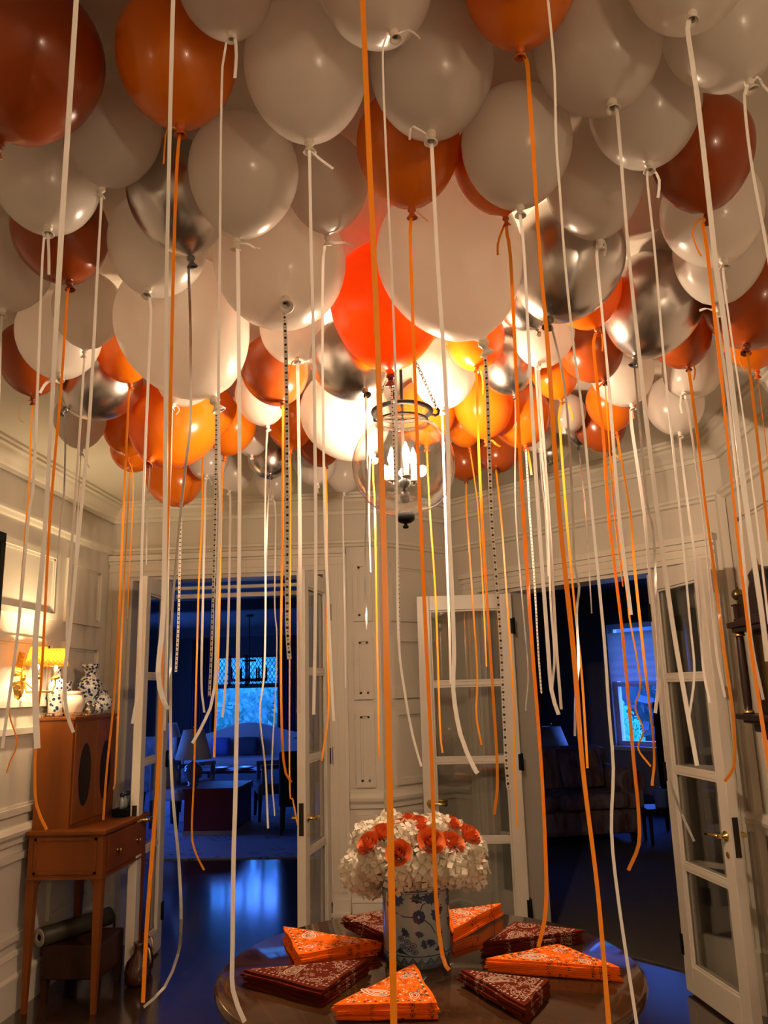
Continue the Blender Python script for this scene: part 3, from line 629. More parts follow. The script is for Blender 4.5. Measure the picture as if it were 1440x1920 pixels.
('O',1145,752,92,1158,818,'orange balloon peeping below the pearly white one',[('o',6,[(1161,840),(1181,960),(1190,1060),(1207,1227),(1227,1400),(1222,1473)])],[]),
('R',1122,790,96,1143,846,'lowest rust balloon on the clock side above the angled wall',[('o',4,[(1155,920),(1163,1020),(1177,1127),(1180,1160),(1200,1277),(1192,1327),(1207,1370),(1197,1403),(1220,1437)])],[('o',4,[(1150,848),(1160,858)])]),
('R',1275,628,112,1290,687,'rust balloon right below the white-sided chrome one, curled orange ribbon',[('o',7,[(1293,710),(1307,813),(1323,960),(1337,1060),(1353,1193),(1373,1327),(1378,1393),(1374,1440),(1357,1465)])],[('o',4,[(1297,682),(1303,695),(1301,712)])]),
('W',1300,688,112,1283,738,'greyish white balloon with ribbon hook at the end of the clock side cluster',[('w',5,[(1288,760),(1295,800),(1318,960),(1330,1093),(1343,1227),(1360,1307)])],[('w',4,[(1279,740),(1275,760),(1279,775)])]),
('W',1265,755,106,1275,813,'lowest white balloon on the clock side with the shadow of its neighbour',[('w',5,[(1277,840),(1291,960),(1310,1110),(1318,1243),(1330,1318)])],[]),
('S',1036,838,62,1032,868,'tiny dark chrome balloon at the far end of the middle ribbons',[],[]),
('W',1008,815,62,1012,843,'tiny white balloon beside the dark chrome one behind the middle ribbons',[('w',3,[(1016,900),(1022,960),(1028,1080)])],[]),
('W',1062,775,74,1058,806,'dim white balloon behind the middle ribbons next to the lit orange one',[],[]),
('S',1090,800,60,1085,838,'dim chrome balloon in shade behind the lowest rust one',[('s',3,[(1092,900),(1098,960),(1110,1150)])],[]),
('W',470,815,70,472,855,'dim white balloon in shade behind the dark chrome one over the doorway',[],[]),
# balloons above the picture edge that carry foreground ribbons
('W',150,-230,270,146,-60,'balloon above the picture whose white ribbon hangs nearest the sconce',[('w',12,[(143,0),(115,480),(88,960),(67,1193),(63,1310),(73,1403)])],[]),
('W',338,-250,280,330,-70,'balloon above the picture whose white ribbon crosses the big orange balloon',[('w',10,[(326,0),(315,480),(309,720),(307,960),(306,1150),(299,1260),(303,1310),(316,1330)])],[]),
('O',672,-420,420,674,-160,'orange balloon above the picture carrying the widest ribbon, which runs past the vase',[('o',13,[(680,0),(690,240),(706,600),(716,900),(724,1200),(733,1600),(739,1960)])],[]),
('W',1020,-240,260,1020,-70,'balloon above the picture with a twisting white ribbon down to the table edge',[('w',6,[(1027,0),(1038,133),(1042,267),(1050,350),(1060,480),(1073,647),(1093,780),(1111,960),(1130,1193),(1143,1327),(1148,1440),(1147,1557),(1160,1690),(1196,1930)])],[]),
]
ORDER = []
for b in B:
    cx, cy, w = b[1], b[2], b[3]; d = ray(cx, cy)
    t = (CZ-.012-EYE)/(d.z + .5*w/F); D = w*t/F
    if D > .40: t *= .40/D
    if cx == 655: t *= .87
    C0 = O+d*t; D = w*t/F; kd = (ray(b[4], b[5])*t+O-C0); ax = (kd.normalized()*.55+Vector((0,0,-1))).normalized()
    ORDER.append(dict(d=d, w=w, t0=t, C=C0.copy(), D=D, ax=ax))
LAN = [(Vector((PX, PY, PZ)), PR+.012), (Vector((PX, PY, PZ+.20)), .15), (Vector((PX, PY, PZ+.33)), .07), (Vector((PX, PY, PZ+.46)), .06)]
def balls(q): return ((q['C'], .5*q['D']), (q['C']+q['ax']*.27*q['D'], .37*q['D']))
for it in range(320):
    for i in range(len(ORDER)):
        p = ORDER[i]
        for c, r in LAN:
            for cb, rb in balls(p):
                v = cb-c; g = r+rb-v.length
                if g > 0: p['C'] += v.normalized()*g*.5
        for j in range(i+1, len(ORDER)):
            q = ORDER[j]
            if (p['C']-q['C']).length > .62*(p['D']+q['D']): continue
            for ca, ra in balls(p):
                for cb, rb in balls(q):
                    v = ca-cb; g = (ra+rb)*.985-v.length
                    if g > 0: v = v.normalized()*g*.28; p['C'] += v; q['C'] -= v
    for p in ORDER:      # stay near the sight line, under the ceiling, keep the seen size
        d = p['d']; n = d.normalized(); v = p['C']-O; t = v.dot(n)/d.length; t = min(max(t, .74*p['t0']), 1.2*p['t0'])
        lat = v-n*v.dot(n); lim = 22/F*t; lat = lat*.97
        if lat.length > lim: lat = lat.normalized()*lim
        p['D'] = p['w']*t/F; c = O+d*t+lat
        if c.z > CZ-.012-.5*p['D']: c.z = CZ-.012-.5*p['D']
        p['C'] = c
def egg(m, C_, ax, D):
    pr = []
    for k in range(0, 13): a = PI/2*k/12; pr.append((.5*D*math.sin(a), .5*D*math.cos(a)))
    for k in range(1, 13):
        t = k/13; pr.append((.5*D*math.sqrt(1-t*t)*(1-.10*t*t), -EGG*D*t))
    pr += [(.055*D, -EGG*D*.985), (.028*D, -EGG*D*1.02), (.016*D, -EGG*D*1.05)]
    m.lathe([(max(r, .0005), -h) for r, h in pr], C_, 40, ax, caps=False)
for (col, cx, cy, w, kx, ky, label, ribs, tails), od in zip(B, ORDER):
    C0, D = od['C'], od['D']; a = (EGG*1.06)*D
    k = ray(kx, ky); kk = k.normalized(); v = C0-O; pr = v.dot(kk); disc = a*a - (v.length_squared-pr*pr)
    if disc > 0:
        c1, c2 = O+kk*(pr-math.sqrt(disc)), O+kk*(pr+math.sqrt(disc))
        K = min((c1, c2), key=lambda c: (c-C0).normalized().z)
        if abs((c1-C0).normalized().z - (c2-C0).normalized().z) < .35: K = c1
    else: K = O+kk*pr
    ax = (K-C0).normalized()
    if ax.z > -.25 and col != 'S': ax = Vector((ax.x, ax.y, -.35)).normalized()
    K = C0 + ax*a
    hidden = cy < -200
    root = thing('balloon', label, 'balloon', K, 'helium balloons against the ceiling')
    m = MB(); egg(m, C0, ax, D); m.build('body', M_BAL[col], root)
    m = MB(); s = D/.28
    m.lathe([(.003, -.012*s), (.010*s, -.006*s), (.0115*s, 0), (.008*s, .006*s), (.006*s, .010*s), (.012*s, .017*s), (.0155*s, .022*s), (.0140*s, .0235*s), (.008*s, .016*s)], K, 16, ax, caps=False)
    m.torus(K+ax*.001, .0085*s, .0032*s, 16, 8, ax); m.build('knot', M_KNOT[col], root)
    KS = K + ax*.006
    for kd, rw, pts in ribs: ribbon('ribbon', kd, KS, rw, pts, root, None if kd.upper() == col else {'w':'white curling ribbon','o':'orange curling ribbon','g':'gold-orange curling ribbon','s':'shiny silver ribbon','p':'white ribbon with black print'}[kd])
    for kd, rw, pts in tails: ribbon('ribbon_tail', kd, KS, rw, pts, root, twist=.9)

# ------------------------------------------------------------------ round table
TX, TY, TZ, TR = -.085, 2.70, .76, .645
tb = thing('round_table', 'polished round wooden pedestal table carrying the vase and bandanas', 'table', (TX, TY, 0))
m = MB(); m.lathe([(.02, TZ-.05), (TR-.05, TZ-.05), (TR-.02, TZ-.042), (TR-.004, TZ-.028), (TR, TZ-.016), (TR-.003, TZ-.005), (TR-.012, TZ), (.02, TZ), (.0005, TZ)], (TX, TY, 0), 96, caps=False); m.build('tabletop', TABLE, tb)
m = MB(); m.lathe([(TR-.12, TZ-.13), (TR-.12, TZ-.05)], (TX, TY, 0), 72); m.build('apron', TABLE, tb)
m = MB(); m.lathe([(.10, .14), (.12, .16), (.09, .20), (.06, .26), (.085, .36), (.10, .42), (.07, .50), (.055, .58), (.09, .63)], (TX, TY, 0), 32); m.build('pedestal', TABLE, tb)
for k in range(4):
    a = PI/4+k*PI/2; q = Vector((math.cos(a), math.sin(a), 0)); c = Vector((TX, TY, 0))
    m = MB(); m.tube([c+q*.05+Vector((0,0,.20)), c+q*.18+Vector((0,0,.17)), c+q*.33+Vector((0,0,.07)), c+q*.43+Vector((0,0,.03))], [.05, .042, .032, .028], 12); m.build('leg', TABLE, tb)

# ------------------------------------------------------------------ blue and white vase
VX, VY, VZ, VR, VH = -.120, 2.765, TZ, .106, .245
PORC = mat('glazed_porcelain', (.31, .37, .38), .16, coat=.4, noise=(5, (.26, .32, .34)))
BLUE = mat('cobalt_glaze', (.012, .022, .060), .18, coat=.5, noise=(40, (.025, .045, .11)))
MIDB = mat('thin_cobalt_wash', (.14, .20, .30), .2, coat=.5)
vm = MB(); vm.lathe([(.06, .002), (VR-.010, 0), (VR-.006, .012), (VR-.003, .02), (VR, .03), (VR, VH-.02), (VR+.003, VH-.012), (VR+.003, VH), (VR-.008, VH), (VR-.012, VH-.02), (VR-.012, .05), (.001, .05)], (VX, VY, VZ), 56, caps=False)
FRONT = math.atan2(-VY, -VX)
def vpt(a, h, r=VR+.0009): return Vector((VX+r*math.cos(FRONT+a), VY+r*math.sin(FRONT+a), VZ+h))
def vpatch(poly):       # polygon (angle*R, height) laid on the cylinder, fanned from its centroid
    n = len(poly); cx = sum(p[0] for p in poly)/n; cy = sum(p[1] for p in poly)/n
    vm.add([vpt(cx/VR, cy)] + [vpt(x/VR, y) for x, y in poly], [(0, 1+i, 1+(i+1)%n) for i in range(n)])
def vline(pts, w):
    for i in range(len(pts)-1):
        a, b = Vector(pts[i]), Vector(pts[i+1]); t = (b-a).normalized(); q = Vector((-t.y, t.x))*w/2
        vm.add([vpt(p.x/VR, p.y) for p in (a-q, b-q, b+q, a+q)], [(0,1,2,3)])
LEAF = [(0,0),(.35,.18),(.55,.05),(.6,.35),(.95,.42),(.62,.62),(.55,.95),(.28,.78),(0,1.25),(-.28,.78),(-.55,.95),(-.62,.62),(-.95,.42),(-.6,.35),(-.55,.05),(-.35,.18)]
def vleaf(x, y, s, a):
    s *= 1.45
    ca, sa = math.cos(a), math.sin(a); vpatch([(x+s*(px*ca-py*sa), y+s*(px*sa+py*ca)) for px, py in LEAF])
def ring(cx, cy, rx, ry, w, n=14):
    vline([(cx+rx*math.cos(2*PI*i/n), cy+ry*math.sin(2*PI*i/n)) for i in range(n+1)], w)
for rep in range(3):
    o = (rep-1)*.222
    vm.m = 1
    for x, y, s, a in ((-.055,.178,.021,.4),(-.072,.118,.019,1.2),(.002,.188,.018,-.2),(.035,.186,.020,-.5),(.066,.192,.018,.3),(.052,.140,.020,-1.0),(-.028,.112,.014,2.3),(.048,.085,.014,2.8),(.070,.098,.013,-2.2),(.030,.075,.012,1.9),(-.060,.205,.013,-.6),(.084,.150,.016,.6),(-.094,.165,.017,-.4),(.010,.110,.012,2.9),(-.085,.200,.012,.9)): vleaf(o+x, y, s, a)
    for ca_ in range(8):
        a = ca_*PI/4; vpatch([(o+.008+.012*math.cos(a)+.009*math.cos(b), .150+.012*math.sin(a)+.009*math.sin(b)) for b in (0,1,2,3,4,5)])
    vline([(o-.10,.150),(o-.07,.160),(o-.04,.150),(o-.012,.150)], .003); vline([(o+.02,.145),(o+.045,.125),(o+.06,.10)], .003); vline([(o+.01,.16),(o+.02,.185),(o+.05,.195),(o+.09,.175)], .003)
    vm.m = 2
    for x, y in ((-.05,.088),(-.03,.080),(-.012,.070),(-.045,.066),(-.026,.060),(-.008,.052)): vpatch([(o+x+.010*math.cos(b), y+.007*math.sin(b)) for b in (0,.8,1.6,2.4,3.2,4,4.8,5.6)])
    vm.m = 1
    for x, y in ((-.05,.088),(-.03,.080),(-.012,.070),(-.045,.066),(-.026,.060),(-.008,.052)): ring(o+x, y, .010, .007, .002); vpatch([(o+x+.004*math.cos(b), y+.003*math.sin(b)) for b in (0,1.2,2.4,3.6,4.8)])
    vpatch([(o-.08,.040),(o-.055,.062),(o-.035,.048),(o-.02,.040)]); vpatch([(o+.03,.040),(o+.062,.058),(o+.085,.070),(o+.10,.040)])
vm.m = 1
for h, w in ((.0385, .003), (.012, .002), (.222, .004), (.215, .0015)):
    vline([(x*.01, h) for x in range(-33, 34)], w)
for k in range(-12, 12):
    x = k*.0275; vline([(x, .016), (x+.0137, .034), (x+.0275, .016)], .003); vline([(x+.006, .016), (x+.0137, .026), (x+.0215, .016)], .002)
    for q in range(5): ring(x+.006+.006*(q % 2), .230+.002*q, .005, .004, .0016, 8)
vase = vm.build('porcelain_vase', [PORC, BLUE, MIDB], loc=(VX, VY, VZ))
tag(vase, 'cylindrical blue and white porcelain vase of flowers at the middle of the round table', 'vase')

# ------------------------------------------------------------------ flowers in the vase
HYD = latex('hydrangea_petal', (.84, .80, .68), .35, .6); HYC = mat('hydrangea_heart', (.55, .55, .30), .7)
ROSE = latex('orange_rose_petal', (.72, .165, .035), .08, .55); STEM = mat('green_stem', (.06, .13, .03), .6)
FX, FY, FZ = VX, VY-.005, VZ+VH+.012
def hydrangea(c, r, label, seed):
    rnd = random.Random(seed); out = (Vector(c)-Vector((FX, FY, FZ-.06))).normalized()
    root = thing('hydrangea_head', label, 'flower', c, 'white hydrangeas in the vase')
    m = MB(); hearts = MB(); N = 46
    for i in range(N):
        z = 1-2*(i+.5)/N; a = 2.39996*i; s = math.sqrt(1-z*z); d = Vector((s*math.cos(a), s*math.sin(a), z)); d = (d+Vector((rnd.uniform(-.12,.12),)*3)).normalized()
        if d.dot(out) < -.55: continue
        p = Vector(c)+d*r*rnd.uniform(.88, 1.06); u = d.orthogonal().normalized(); w = d.cross(u); ph = rnd.uniform(0, PI); ps = r*rnd.uniform(.38, .52)
        for k in range(4):
            b = ph+k*PI/2; q = u*math.cos(b)+w*math.sin(b); e = d.cross(q); lift = rnd.uniform(-.15, .55)
            P0, P1, P2 = p, p+q*ps*.62+e*ps*.42+d*ps*lift*.6, p+q*ps*1.02+d*ps*lift; P3 = p+q*ps*.62-e*ps*.42+d*ps*lift*.5
            mid = p+q*ps*.6+d*ps*(lift*.5-.10)
            m.add([P0, P1, P2, P3, mid], [(0,4,1),(1,4,2),(2,4,3),(3,4,0)], True)
        hearts.sphere(p+d*ps*.03, ps*.10, 6)
    m.sphere(c, r*.72, 14); m.build('florets', HYD, root); hearts.build('hearts', HYC, root)
    st = MB(); st.tube([Vector(c)-out*r*.5, Vector((FX, FY, FZ-.01)).lerp(Vector(c), .15), Vector((FX+.2*(c[0]-FX), FY+.2*(c[1]-FY), FZ-.12))], .004, 6); st.build('stem', STEM, root)
def rose(c, r, label, seed):
    rnd = random.Random(seed); ax = (Vector(c)-Vector((FX, FY, FZ-.05))).normalized(); ax = (ax+Vector((-.02, -.25, .1))).normalized()
    root = thing('orange_rose', label, 'flower', c, 'orange roses in the vase')
    u = ax.orthogonal().normalized(); w = ax.cross(u); m = MB()
    for ringi, (n, rr, h, cup) in enumerate(((2, .13, .74, .02), (3, .30, .74, .10), (4, .52, .64, .24), (5, .76, .46, .42), (6, 1.0, .22, .60))):
        for k in range(n):
            a0 = 2*PI*k/n + ringi*.7 + rnd.uniform(-.15, .15); wd = 2*PI/n*.78; G = 6; H = 5; vs = []
            for i in range(G+1):
                for j in range(H+1):
                    s, t = i/G*2-1, j/H; a = a0+s*wd; prof = math.sin(min(1, t*1.05)*PI/2)
                    rad = r*rr*(.35+.65*prof) + r*cup*.5*max(0, t-.7)/.3*(1-.5*abs(s)); ht = r*(h*t*1.25 - .55*(1-t)) - r*.14*s*s*t
                    vs.append(Vector(c)+(u*math.cos(a)+w*math.sin(a))*rad+ax*ht)
            m.add(vs, [(i*(H+1)+j, (i+1)*(H+1)+j, (i+1)*(H+1)+j+1, i*(H+1)+j+1) for i in range(G) for j in range(H)], True)
    m.build('petals', ROSE, root)
    st = MB(); st.tube([Vector(c)-ax*r*.4, Vector((FX+.2*(c[0]-FX), FY+.2*(c[1]-FY), FZ-.12))], .003, 6); st.build('stem', STEM, root)
def fl(x, y, Y): return tuple(aty(x, y, Y))
HY = [(672,1632,2.77,.058,'white hydrangea at the outer edge of the bouquet toward the desk'),(708,1612,2.69,.058,'white hydrangea low in the bouquet beside the wide orange ribbon, under the two roses'),
 (690,1572,2.80,.050,'white hydrangea high in the bouquet on the desk side behind the roses'),(757,1635,2.655,.056,'white hydrangea below the spiral rose, just over the vase rim'),
 (762,1572,2.69,.050,'white hydrangea in the upper middle of the bouquet above the spiral rose'),(800,1622,2.645,.062,'large white hydrangea hanging over the front of the vase'),
 (842,1622,2.66,.060,'white hydrangea in front beneath the paired orange roses'),(880,1632,2.74,.056,'white hydrangea at the outer edge of the bouquet toward the clock side'),
 (884,1592,2.80,.046,'white hydrangea behind the outermost rose of the clock side'),(820,1556,2.76,.048,'white hydrangea near the top of the bouquet between orange roses'),
 (735,1552,2.80,.050,'white hydrangea at the crown of the bouquet behind the wide ribbon'),(850,1562,2.82,.042,'small white hydrangea tucked at the back of the bouquet near its top'),(780,1560,2.86,.05,'white hydrangea hidden at the back of the bouquet crown'),(700,1650,2.83,.05,'white hydrangea hanging low behind the vase on the desk side')]
for i, (x, y, Y, r, l) in enumerate(HY): hydrangea(fl(x, y, Y), r, l, 100+i)
RO = [(692,1583,2.655,.033,'orange rose at the outer desk side of the bouquet, tilted outward'),(714,1563,2.69,.030,'orange rose just above the outermost one beside the wide ribbon'),
 (748,1601,2.60,.034,'orange rose showing a clear spiral at the front of the bouquet'),(752,1552,2.72,.030,'orange rose behind the wide ribbon near the bouquet crown'),(785,1546,2.74,.030,'orange rose lying along the top of the bouquet'),
 (790,1562,2.68,.028,'orange rose directly above the front open rose'),(808,1579,2.61,.036,'open orange rose behind the thin orange ribbon'),(848,1581,2.66,.032,'orange rose beside the open one toward the clock side'),
 (846,1546,2.76,.028,'small orange rose high at the back of the bouquet'),(880,1567,2.72,.032,'outermost orange rose on the clock side of the bouquet'),(765,1540,2.79,.028,'orange rose peeking over the top of the bouquet')]
for i, (x, y, Y, r, l) in enumerate(RO): rose(fl(x, y, Y), r, l, 300+i)

# ------------------------------------------------------------------ folded bandanas
def band_mat(name, col, other):
    m = mat(name, col, .85, spec=.08); n = m.node_tree; p = n.nodes['Principled BSDF']
    tc = n.nodes.new('ShaderNodeTexCoord'); v = n.nodes.new('ShaderNodeTexVoronoi'); v.inputs['Scale'].default_value = 52; v.feature = 'F1'
    w = n.nodes.new('ShaderNodeTexNoise'); w.inputs['Scale'].default_value = 11; w.inputs['Detail'].default_value = 1
    n.links.new(tc.outputs['Object'], v.inputs['Vector']); n.links.new(tc.outputs['Object'], w.inputs['Vector'])
    r = n.nodes.new('ShaderNodeValToRGB'); r.color_ramp.interpolation = 'CONSTANT'; e = r.color_ramp.elements
    e[0].position = 0; e[0].color = (1,1,1,1); e[1].position = .16; e[1].color = (0,0,0,1); k = e.new(.30); k.color = (1,1,1,1); k = e.new(.37); k.color = (0,0,0,1)
    n.links.new(v.outputs['Distance'], r.inputs[0])
    r2 = n.nodes.new('ShaderNodeValToRGB'); r2.color_ramp.elements[0].position = .50; r2.color_ramp.elements[1].position = .53; n.links.new(w.outputs['Fac'], r2.inputs[0])
    mu = n.nodes.new('ShaderNodeMath'); mu.operation = 'MULTIPLY'; n.links.new(r.outputs[0], mu.inputs[0]); n.links.new(r2.outputs[0], mu.inputs[1])
    x = n.nodes.new('ShaderNodeMix'); x.data_type = 'RGBA'; n.links.new(mu.outputs[0], x.inputs[0]); x.inputs[6].default_value = (*col, 1); x.inputs[7].default_value = (*other, 1)
    n.links.new(x.outputs[2], p.inputs['Base Color']); return m
BO = band_mat('orange_bandana_cloth', (.92, .17, .008), (.06, .02, .01)); BR = band_mat('brown_bandana_cloth', (.115, .014, .004), (.50, .30, .22))
PWH = mat('printed_white', (.95, .84, .70), .7); PBK = mat('printed_black', (.025, .012, .008), .7); PTAN = mat('printed_tan', (.55, .36, .27), .7)
ORD = ['topmost', 'second', 'third', 'fourth', 'fifth', 'lowest']
STACKS = [('O', [(626,1884),(777,1806),(822,1880)], 'front stack behind the widest orange ribbon'),
 ('R', [(452,1818),(692,1796),(606,1858)], 'front stack nearest the desk'),
 ('O', [(531,1736),(714,1764),(560,1790)], 'stack on the desk side of the vase'),
 ('R', [(642,1718),(722,1705),(728,1754)], 'stack half hidden behind the vase'),
 ('O', [(838,1706),(942,1693),(850,1742)], 'far stack nearest the angled doorway'),
 ('R', [(903,1768),(965,1728),(1097,1744)], 'back stack on the clock side'),
 ('O', [(911,1797),(1046,1769),(1166,1814)], 'stack where an orange ribbon lands'),
 ('R', [(862,1817),(1030,1836),(984,1888)], 'front stack on the clock side')]
NB = 6; TH = .0068
for col, px, where in STACKS:
    tri = [atz(x, y, TZ+NB*TH) for x, y in px]
    rnd = random.Random(str(px))
    cen = (tri[0]+tri[1]+tri[2])/3
    for L in range(NB):          # L = 0 is the topmost
        z0 = TZ+.0008+(NB-1-L)*TH; off = Vector((rnd.uniform(-.009,.009), rnd.uniform(-.009,.009), 0))*(L > 0)
        c2 = [Vector((cen.x+(v.x-cen.x)*(1+.03*rnd.uniform(-1,.6)), cen.y+(v.y-cen.y)*(1+.03*rnd.uniform(-1,.6)), 0))+off for v in tri]
        if (c2[1]-c2[0]).cross(c2[2]-c2[0]).z < 0: c2 = [c2[0], c2[2], c2[1]]
        ed = []
        for i in range(3):
            a, b = c2[i], c2[(i+1)%3]; t = (b-a).normalized(); q = Vector((t.y, -t.x, 0))
            for k in range(9):
                s = k/9; ed.append(a.lerp(b, s)+q*(.0025*math.sin(s*PI*3+L)+rnd.uniform(-.0012,.0012)))
        n = len(ed); m = MB(); vs = []
        fold = 4
        for lv in range(fold+1):
            for i, v in enumerate(ed):
                k = 1-(0,.030,.004,.034,.006)[lv]-.004*(i % 2); vs.append((cen.x+(v.x-cen.x)*k, cen.y+(v.y-cen.y)*k, z0+(TH-.0006)*lv/fold))
        fs = [(lv*n+i, lv*n+(i+1)%n, (lv+1)*n+(i+1)%n, (lv+1)*n+i) for lv in range(fold) for i in range(n)]
        vs += [(cen.x, cen.y, z0), (cen.x, cen.y, z0+TH-.0006+.0008)]
        fs += [(fold*n+i, fold*n+(i+1)%n, len(vs)-1) for i in range(n)] + [((i+1)%n, i, len(vs)-2) for i in range(n)]
        m.add(vs, fs)
        if L == 0:           # printed paisley, border and dots on the open face
            zt = z0+TH+.0006
            def B2(a, b, c): return Vector((c2[0].x*a+c2[1].x*b+c2[2].x*c, c2[0].y*a+c2[1].y*b+c2[2].y*c, zt))
            def strip(pts, w):
                for i in range(len(pts)-1):
                    a, b = pts[i], pts[i+1]; t = (b-a)
                    if t.length < 1e-6: continue
                    t.normalize(); q = Vector((-t.y, t.x, 0))*w/2; m.add([a-q, b-q, b+q, a+q], [(0,1,2,3)])
            def paisley(c, s, a, w):
                pts = []
                for i in range(25):
                    u = i/24*2*PI; r = s*(1-.0*u); x = r*math.cos(u)*(.62); y = r*math.sin(u)
                    tail = max(0, math.sin(u))**3; x += s*.55*tail; y += s*.55*tail
                    pts.append(c+Vector((x*math.cos(a)-y*math.sin(a), x*math.sin(a)+y*math.cos(a), 0)))
                strip(pts, w)
            def dot(c, r, k=5): m.add([c+Vector((r*math.cos(2*PI*i/k), r*math.sin(2*PI*i/k), 0)) for i in range(k)], [tuple(range(k))])
            m.m = 1
            pc = B2(.52, .24, .24); sz = .034
            ang = rnd.uniform(0, 6.28)
            paisley(pc, sz, ang, .0045); paisley(pc, sz*.66, ang, .004); paisley(pc, sz*.34, ang, .004)
            pd = B2(.18, .64, .18); paisley(pd, sz*.6, ang+2, .0025); paisley(pd, sz*.32, ang+2, .0025)
            pe = B2(.16, .2, .64); paisley(pe, sz*.62, ang+4, .0025); paisley(pe, sz*.34, ang+4, .0025)
            for e in range(3):
                A_, B_ = [(.90,.05,.05),(.05,.90,.05),(.05,.05,.90)][e], [(.90,.05,.05),(.05,.90,.05),(.05,.05,.90)][(e+1)%3]
                for i in range(1, 16):
                    q = [p+(r_-p)*i/16 for p, r_ in zip(A_, B_)]; m.m = 1 if i % 2 else 2; dot(B2(*q), .0042, 5)
                    if i % 2: m.m = 1; q2 = [.82*v+.06 for v in q]; dot(B2(*q2), .0028, 4)
            for i in range(60):
                a, b = sorted((rnd.random(), rnd.random())); q = (a, b-a, 1-b); q = [.8*v+.0667 for v in q]; m.m = 1 if rnd.random() < .6 else 2
                c = B2(*q)
                if i % 3 == 0:
                    for k in range(5): dot(c+Vector((.006*math.cos(k*1.257), .006*math.sin(k*1.257), 0)), .0024, 5)
                else: dot(c, rnd.uniform(.0022, .0036), 4)
        mats = [BO, PWH, PBK] if col == 'O' else [BR, PTAN, PTAN]
        nm = 'orange' if col == 'O' else 'rust brown'
        o = m.build('folded_bandana', mats, loc=(cen.x, cen.y, z0))
        lab = ('topmost folded %s paisley bandana, %s' % (nm, where)) if L == 0 else ('folded %s bandana, %s, %s' % (nm, {1:'second from the top',2:'third from the top',3:'third from the bottom',4:'second from the bottom',5:'lowest'}[L], where))
        tag(o, lab, 'bandana', 'folded bandanas on the round table')

# ------------------------------------------------------------------ writing desk against the left wall
DX0, DX1, DY0, DY1, DZ = -2.278, -1.85, 4.42, 5.06, .895
dk = thing('writing_desk', 'mahogany writing desk with tapered legs standing against the panelled wall', 'desk', ((DX0+DX1)/2, (DY0+DY1)/2, 0))
m = MB(); m.box((DX0, DY0-.012, DZ-.022), (DX1+.014, DY1+.012, DZ)); m.build('desktop', WOOD, dk, bevel=.004)
ap = MB(); x0, x1, y0, y1 = DX0+.01, DX1-.004, DY0+.006, DY1-.006
ap.box((x0, y0, .655), (x1, y1, DZ-.022))
for a, b in (((x0+.035, y0-.007, .675), (x1-.035, y0, .688)), ((x0+.035, y0-.007, .845), (x1-.035, y0, .858)), ((x0+.035, y0-.007, .675), (x0+.048, y0, .858)), ((x1-.048, y0-.007, .675), (x1-.035, y0, .858))): ap.box(a, b)
ap.box((x0, y0-.010, .650), (x1+.006, y0, .660)); ap.box((x1, y0, .650), (x1+.008, y1, .660)); ap.build('apron', WOOD, dk)
dr = MB(); dr.box((x1, y0+.05, .675), (x1+.010, y1-.05, .860)); drawer = dr.build('drawer', WOOD, dk, bevel=.003)
for yy in (y0+.17, y1-.17):
    k = MB(); k.lathe([(.012, 0), (.006, .004), (.006, .012), (.013, .018), (.013, .024), (.006, .028)], (x1+.010, yy, .765), 14, (1,0,0)); k.build('knob', BRASS, drawer)
for lx in (x0+.022, x1-.022):
    for ly in (y0+.022, y1-.022):
        m = MB(); m.frustum((lx, ly, .655), .024, (lx, ly, 0), .012)
        for sx in ((1,) if lx < -2.06 else (-1,)):
            m.add([(lx+sx*.024, ly-.012, .655), (lx+sx*.075, ly-.012, .655), (lx+sx*.045, ly-.012, .640), (lx+sx*.030, ly-.012, .615), (lx+sx*.023, ly-.012, .565), (lx+sx*.024, ly+.012, .655), (lx+sx*.075, ly+.012, .655), (lx+sx*.045, ly+.012, .640), (lx+sx*.030, ly+.012, .615), (lx+sx*.023, ly+.012, .565)], [(0,1,2,3,4),(9,8,7,6,5),(1,6,7,2),(2,7,8,3),(3,8,9,4)])
        m.build('leg', WOOD, dk)
INLAY = mat('dark_inlay', (.016, .006, .003), .5, spec=.2)
HX1 = -2.075; HY0, HY1, HZ = 4.47, 5.05, 1.488
ht = thing('desk_hutch', 'mahogany cabinet with dark oval inlay set on the writing desk', 'cabinet', ((DX0+HX1)/2, (HY0+HY1)/2, DZ))
m = MB(); m.box((DX0, HY0, DZ), (HX1, HY1, HZ-.018)); m.build('case', WOOD, ht)
m = MB(); m.box((DX0, HY0-.006, HZ-.018), (HX1+.010, HY1+.006, HZ)); m.build('top_board', WOOD, ht, bevel=.003)
for k, (a, b) in enumerate(((HY0+.012, (HY0+HY1)/2-.004), ((HY0+HY1)/2+.004, HY1-.012))):
    m = MB(); m.box((HX1, a, DZ+.02), (HX1+.012, b, HZ-.03)); d = m.build('door', WOOD, ht, bevel=.002)
    e = MB(); c = (a+b)/2; n = 28; zc = 1.165
    e.add([(HX1+.0135, c+.075*math.cos(2*PI*i/n), zc+.165*math.sin(2*PI*i/n)) for i in range(n)] + [(HX1+.012, c+.080*math.cos(2*PI*i/n), zc+.172*math.sin(2*PI*i/n)) for i in range(n)], [tuple(range(n))] + [(i, (i+1)%n, n+(i+1)%n, n+i) for i in range(n)]); e.build('oval_inlay', INLAY, d)
m = MB()
for i in range(30):
    y = HY0+.01+i*(HY1-HY0-.02)/29; m.tube([(HX1-.004, y, HZ), (HX1-.004, y, HZ+.022)], .0018, 5)
for i in range(13):
    x = DX0+.01+i*(HX1-DX0-.02)/12; m.tube([(x, HY0+.006, HZ), (x, HY0+.006, HZ+.022)], .0018, 5)
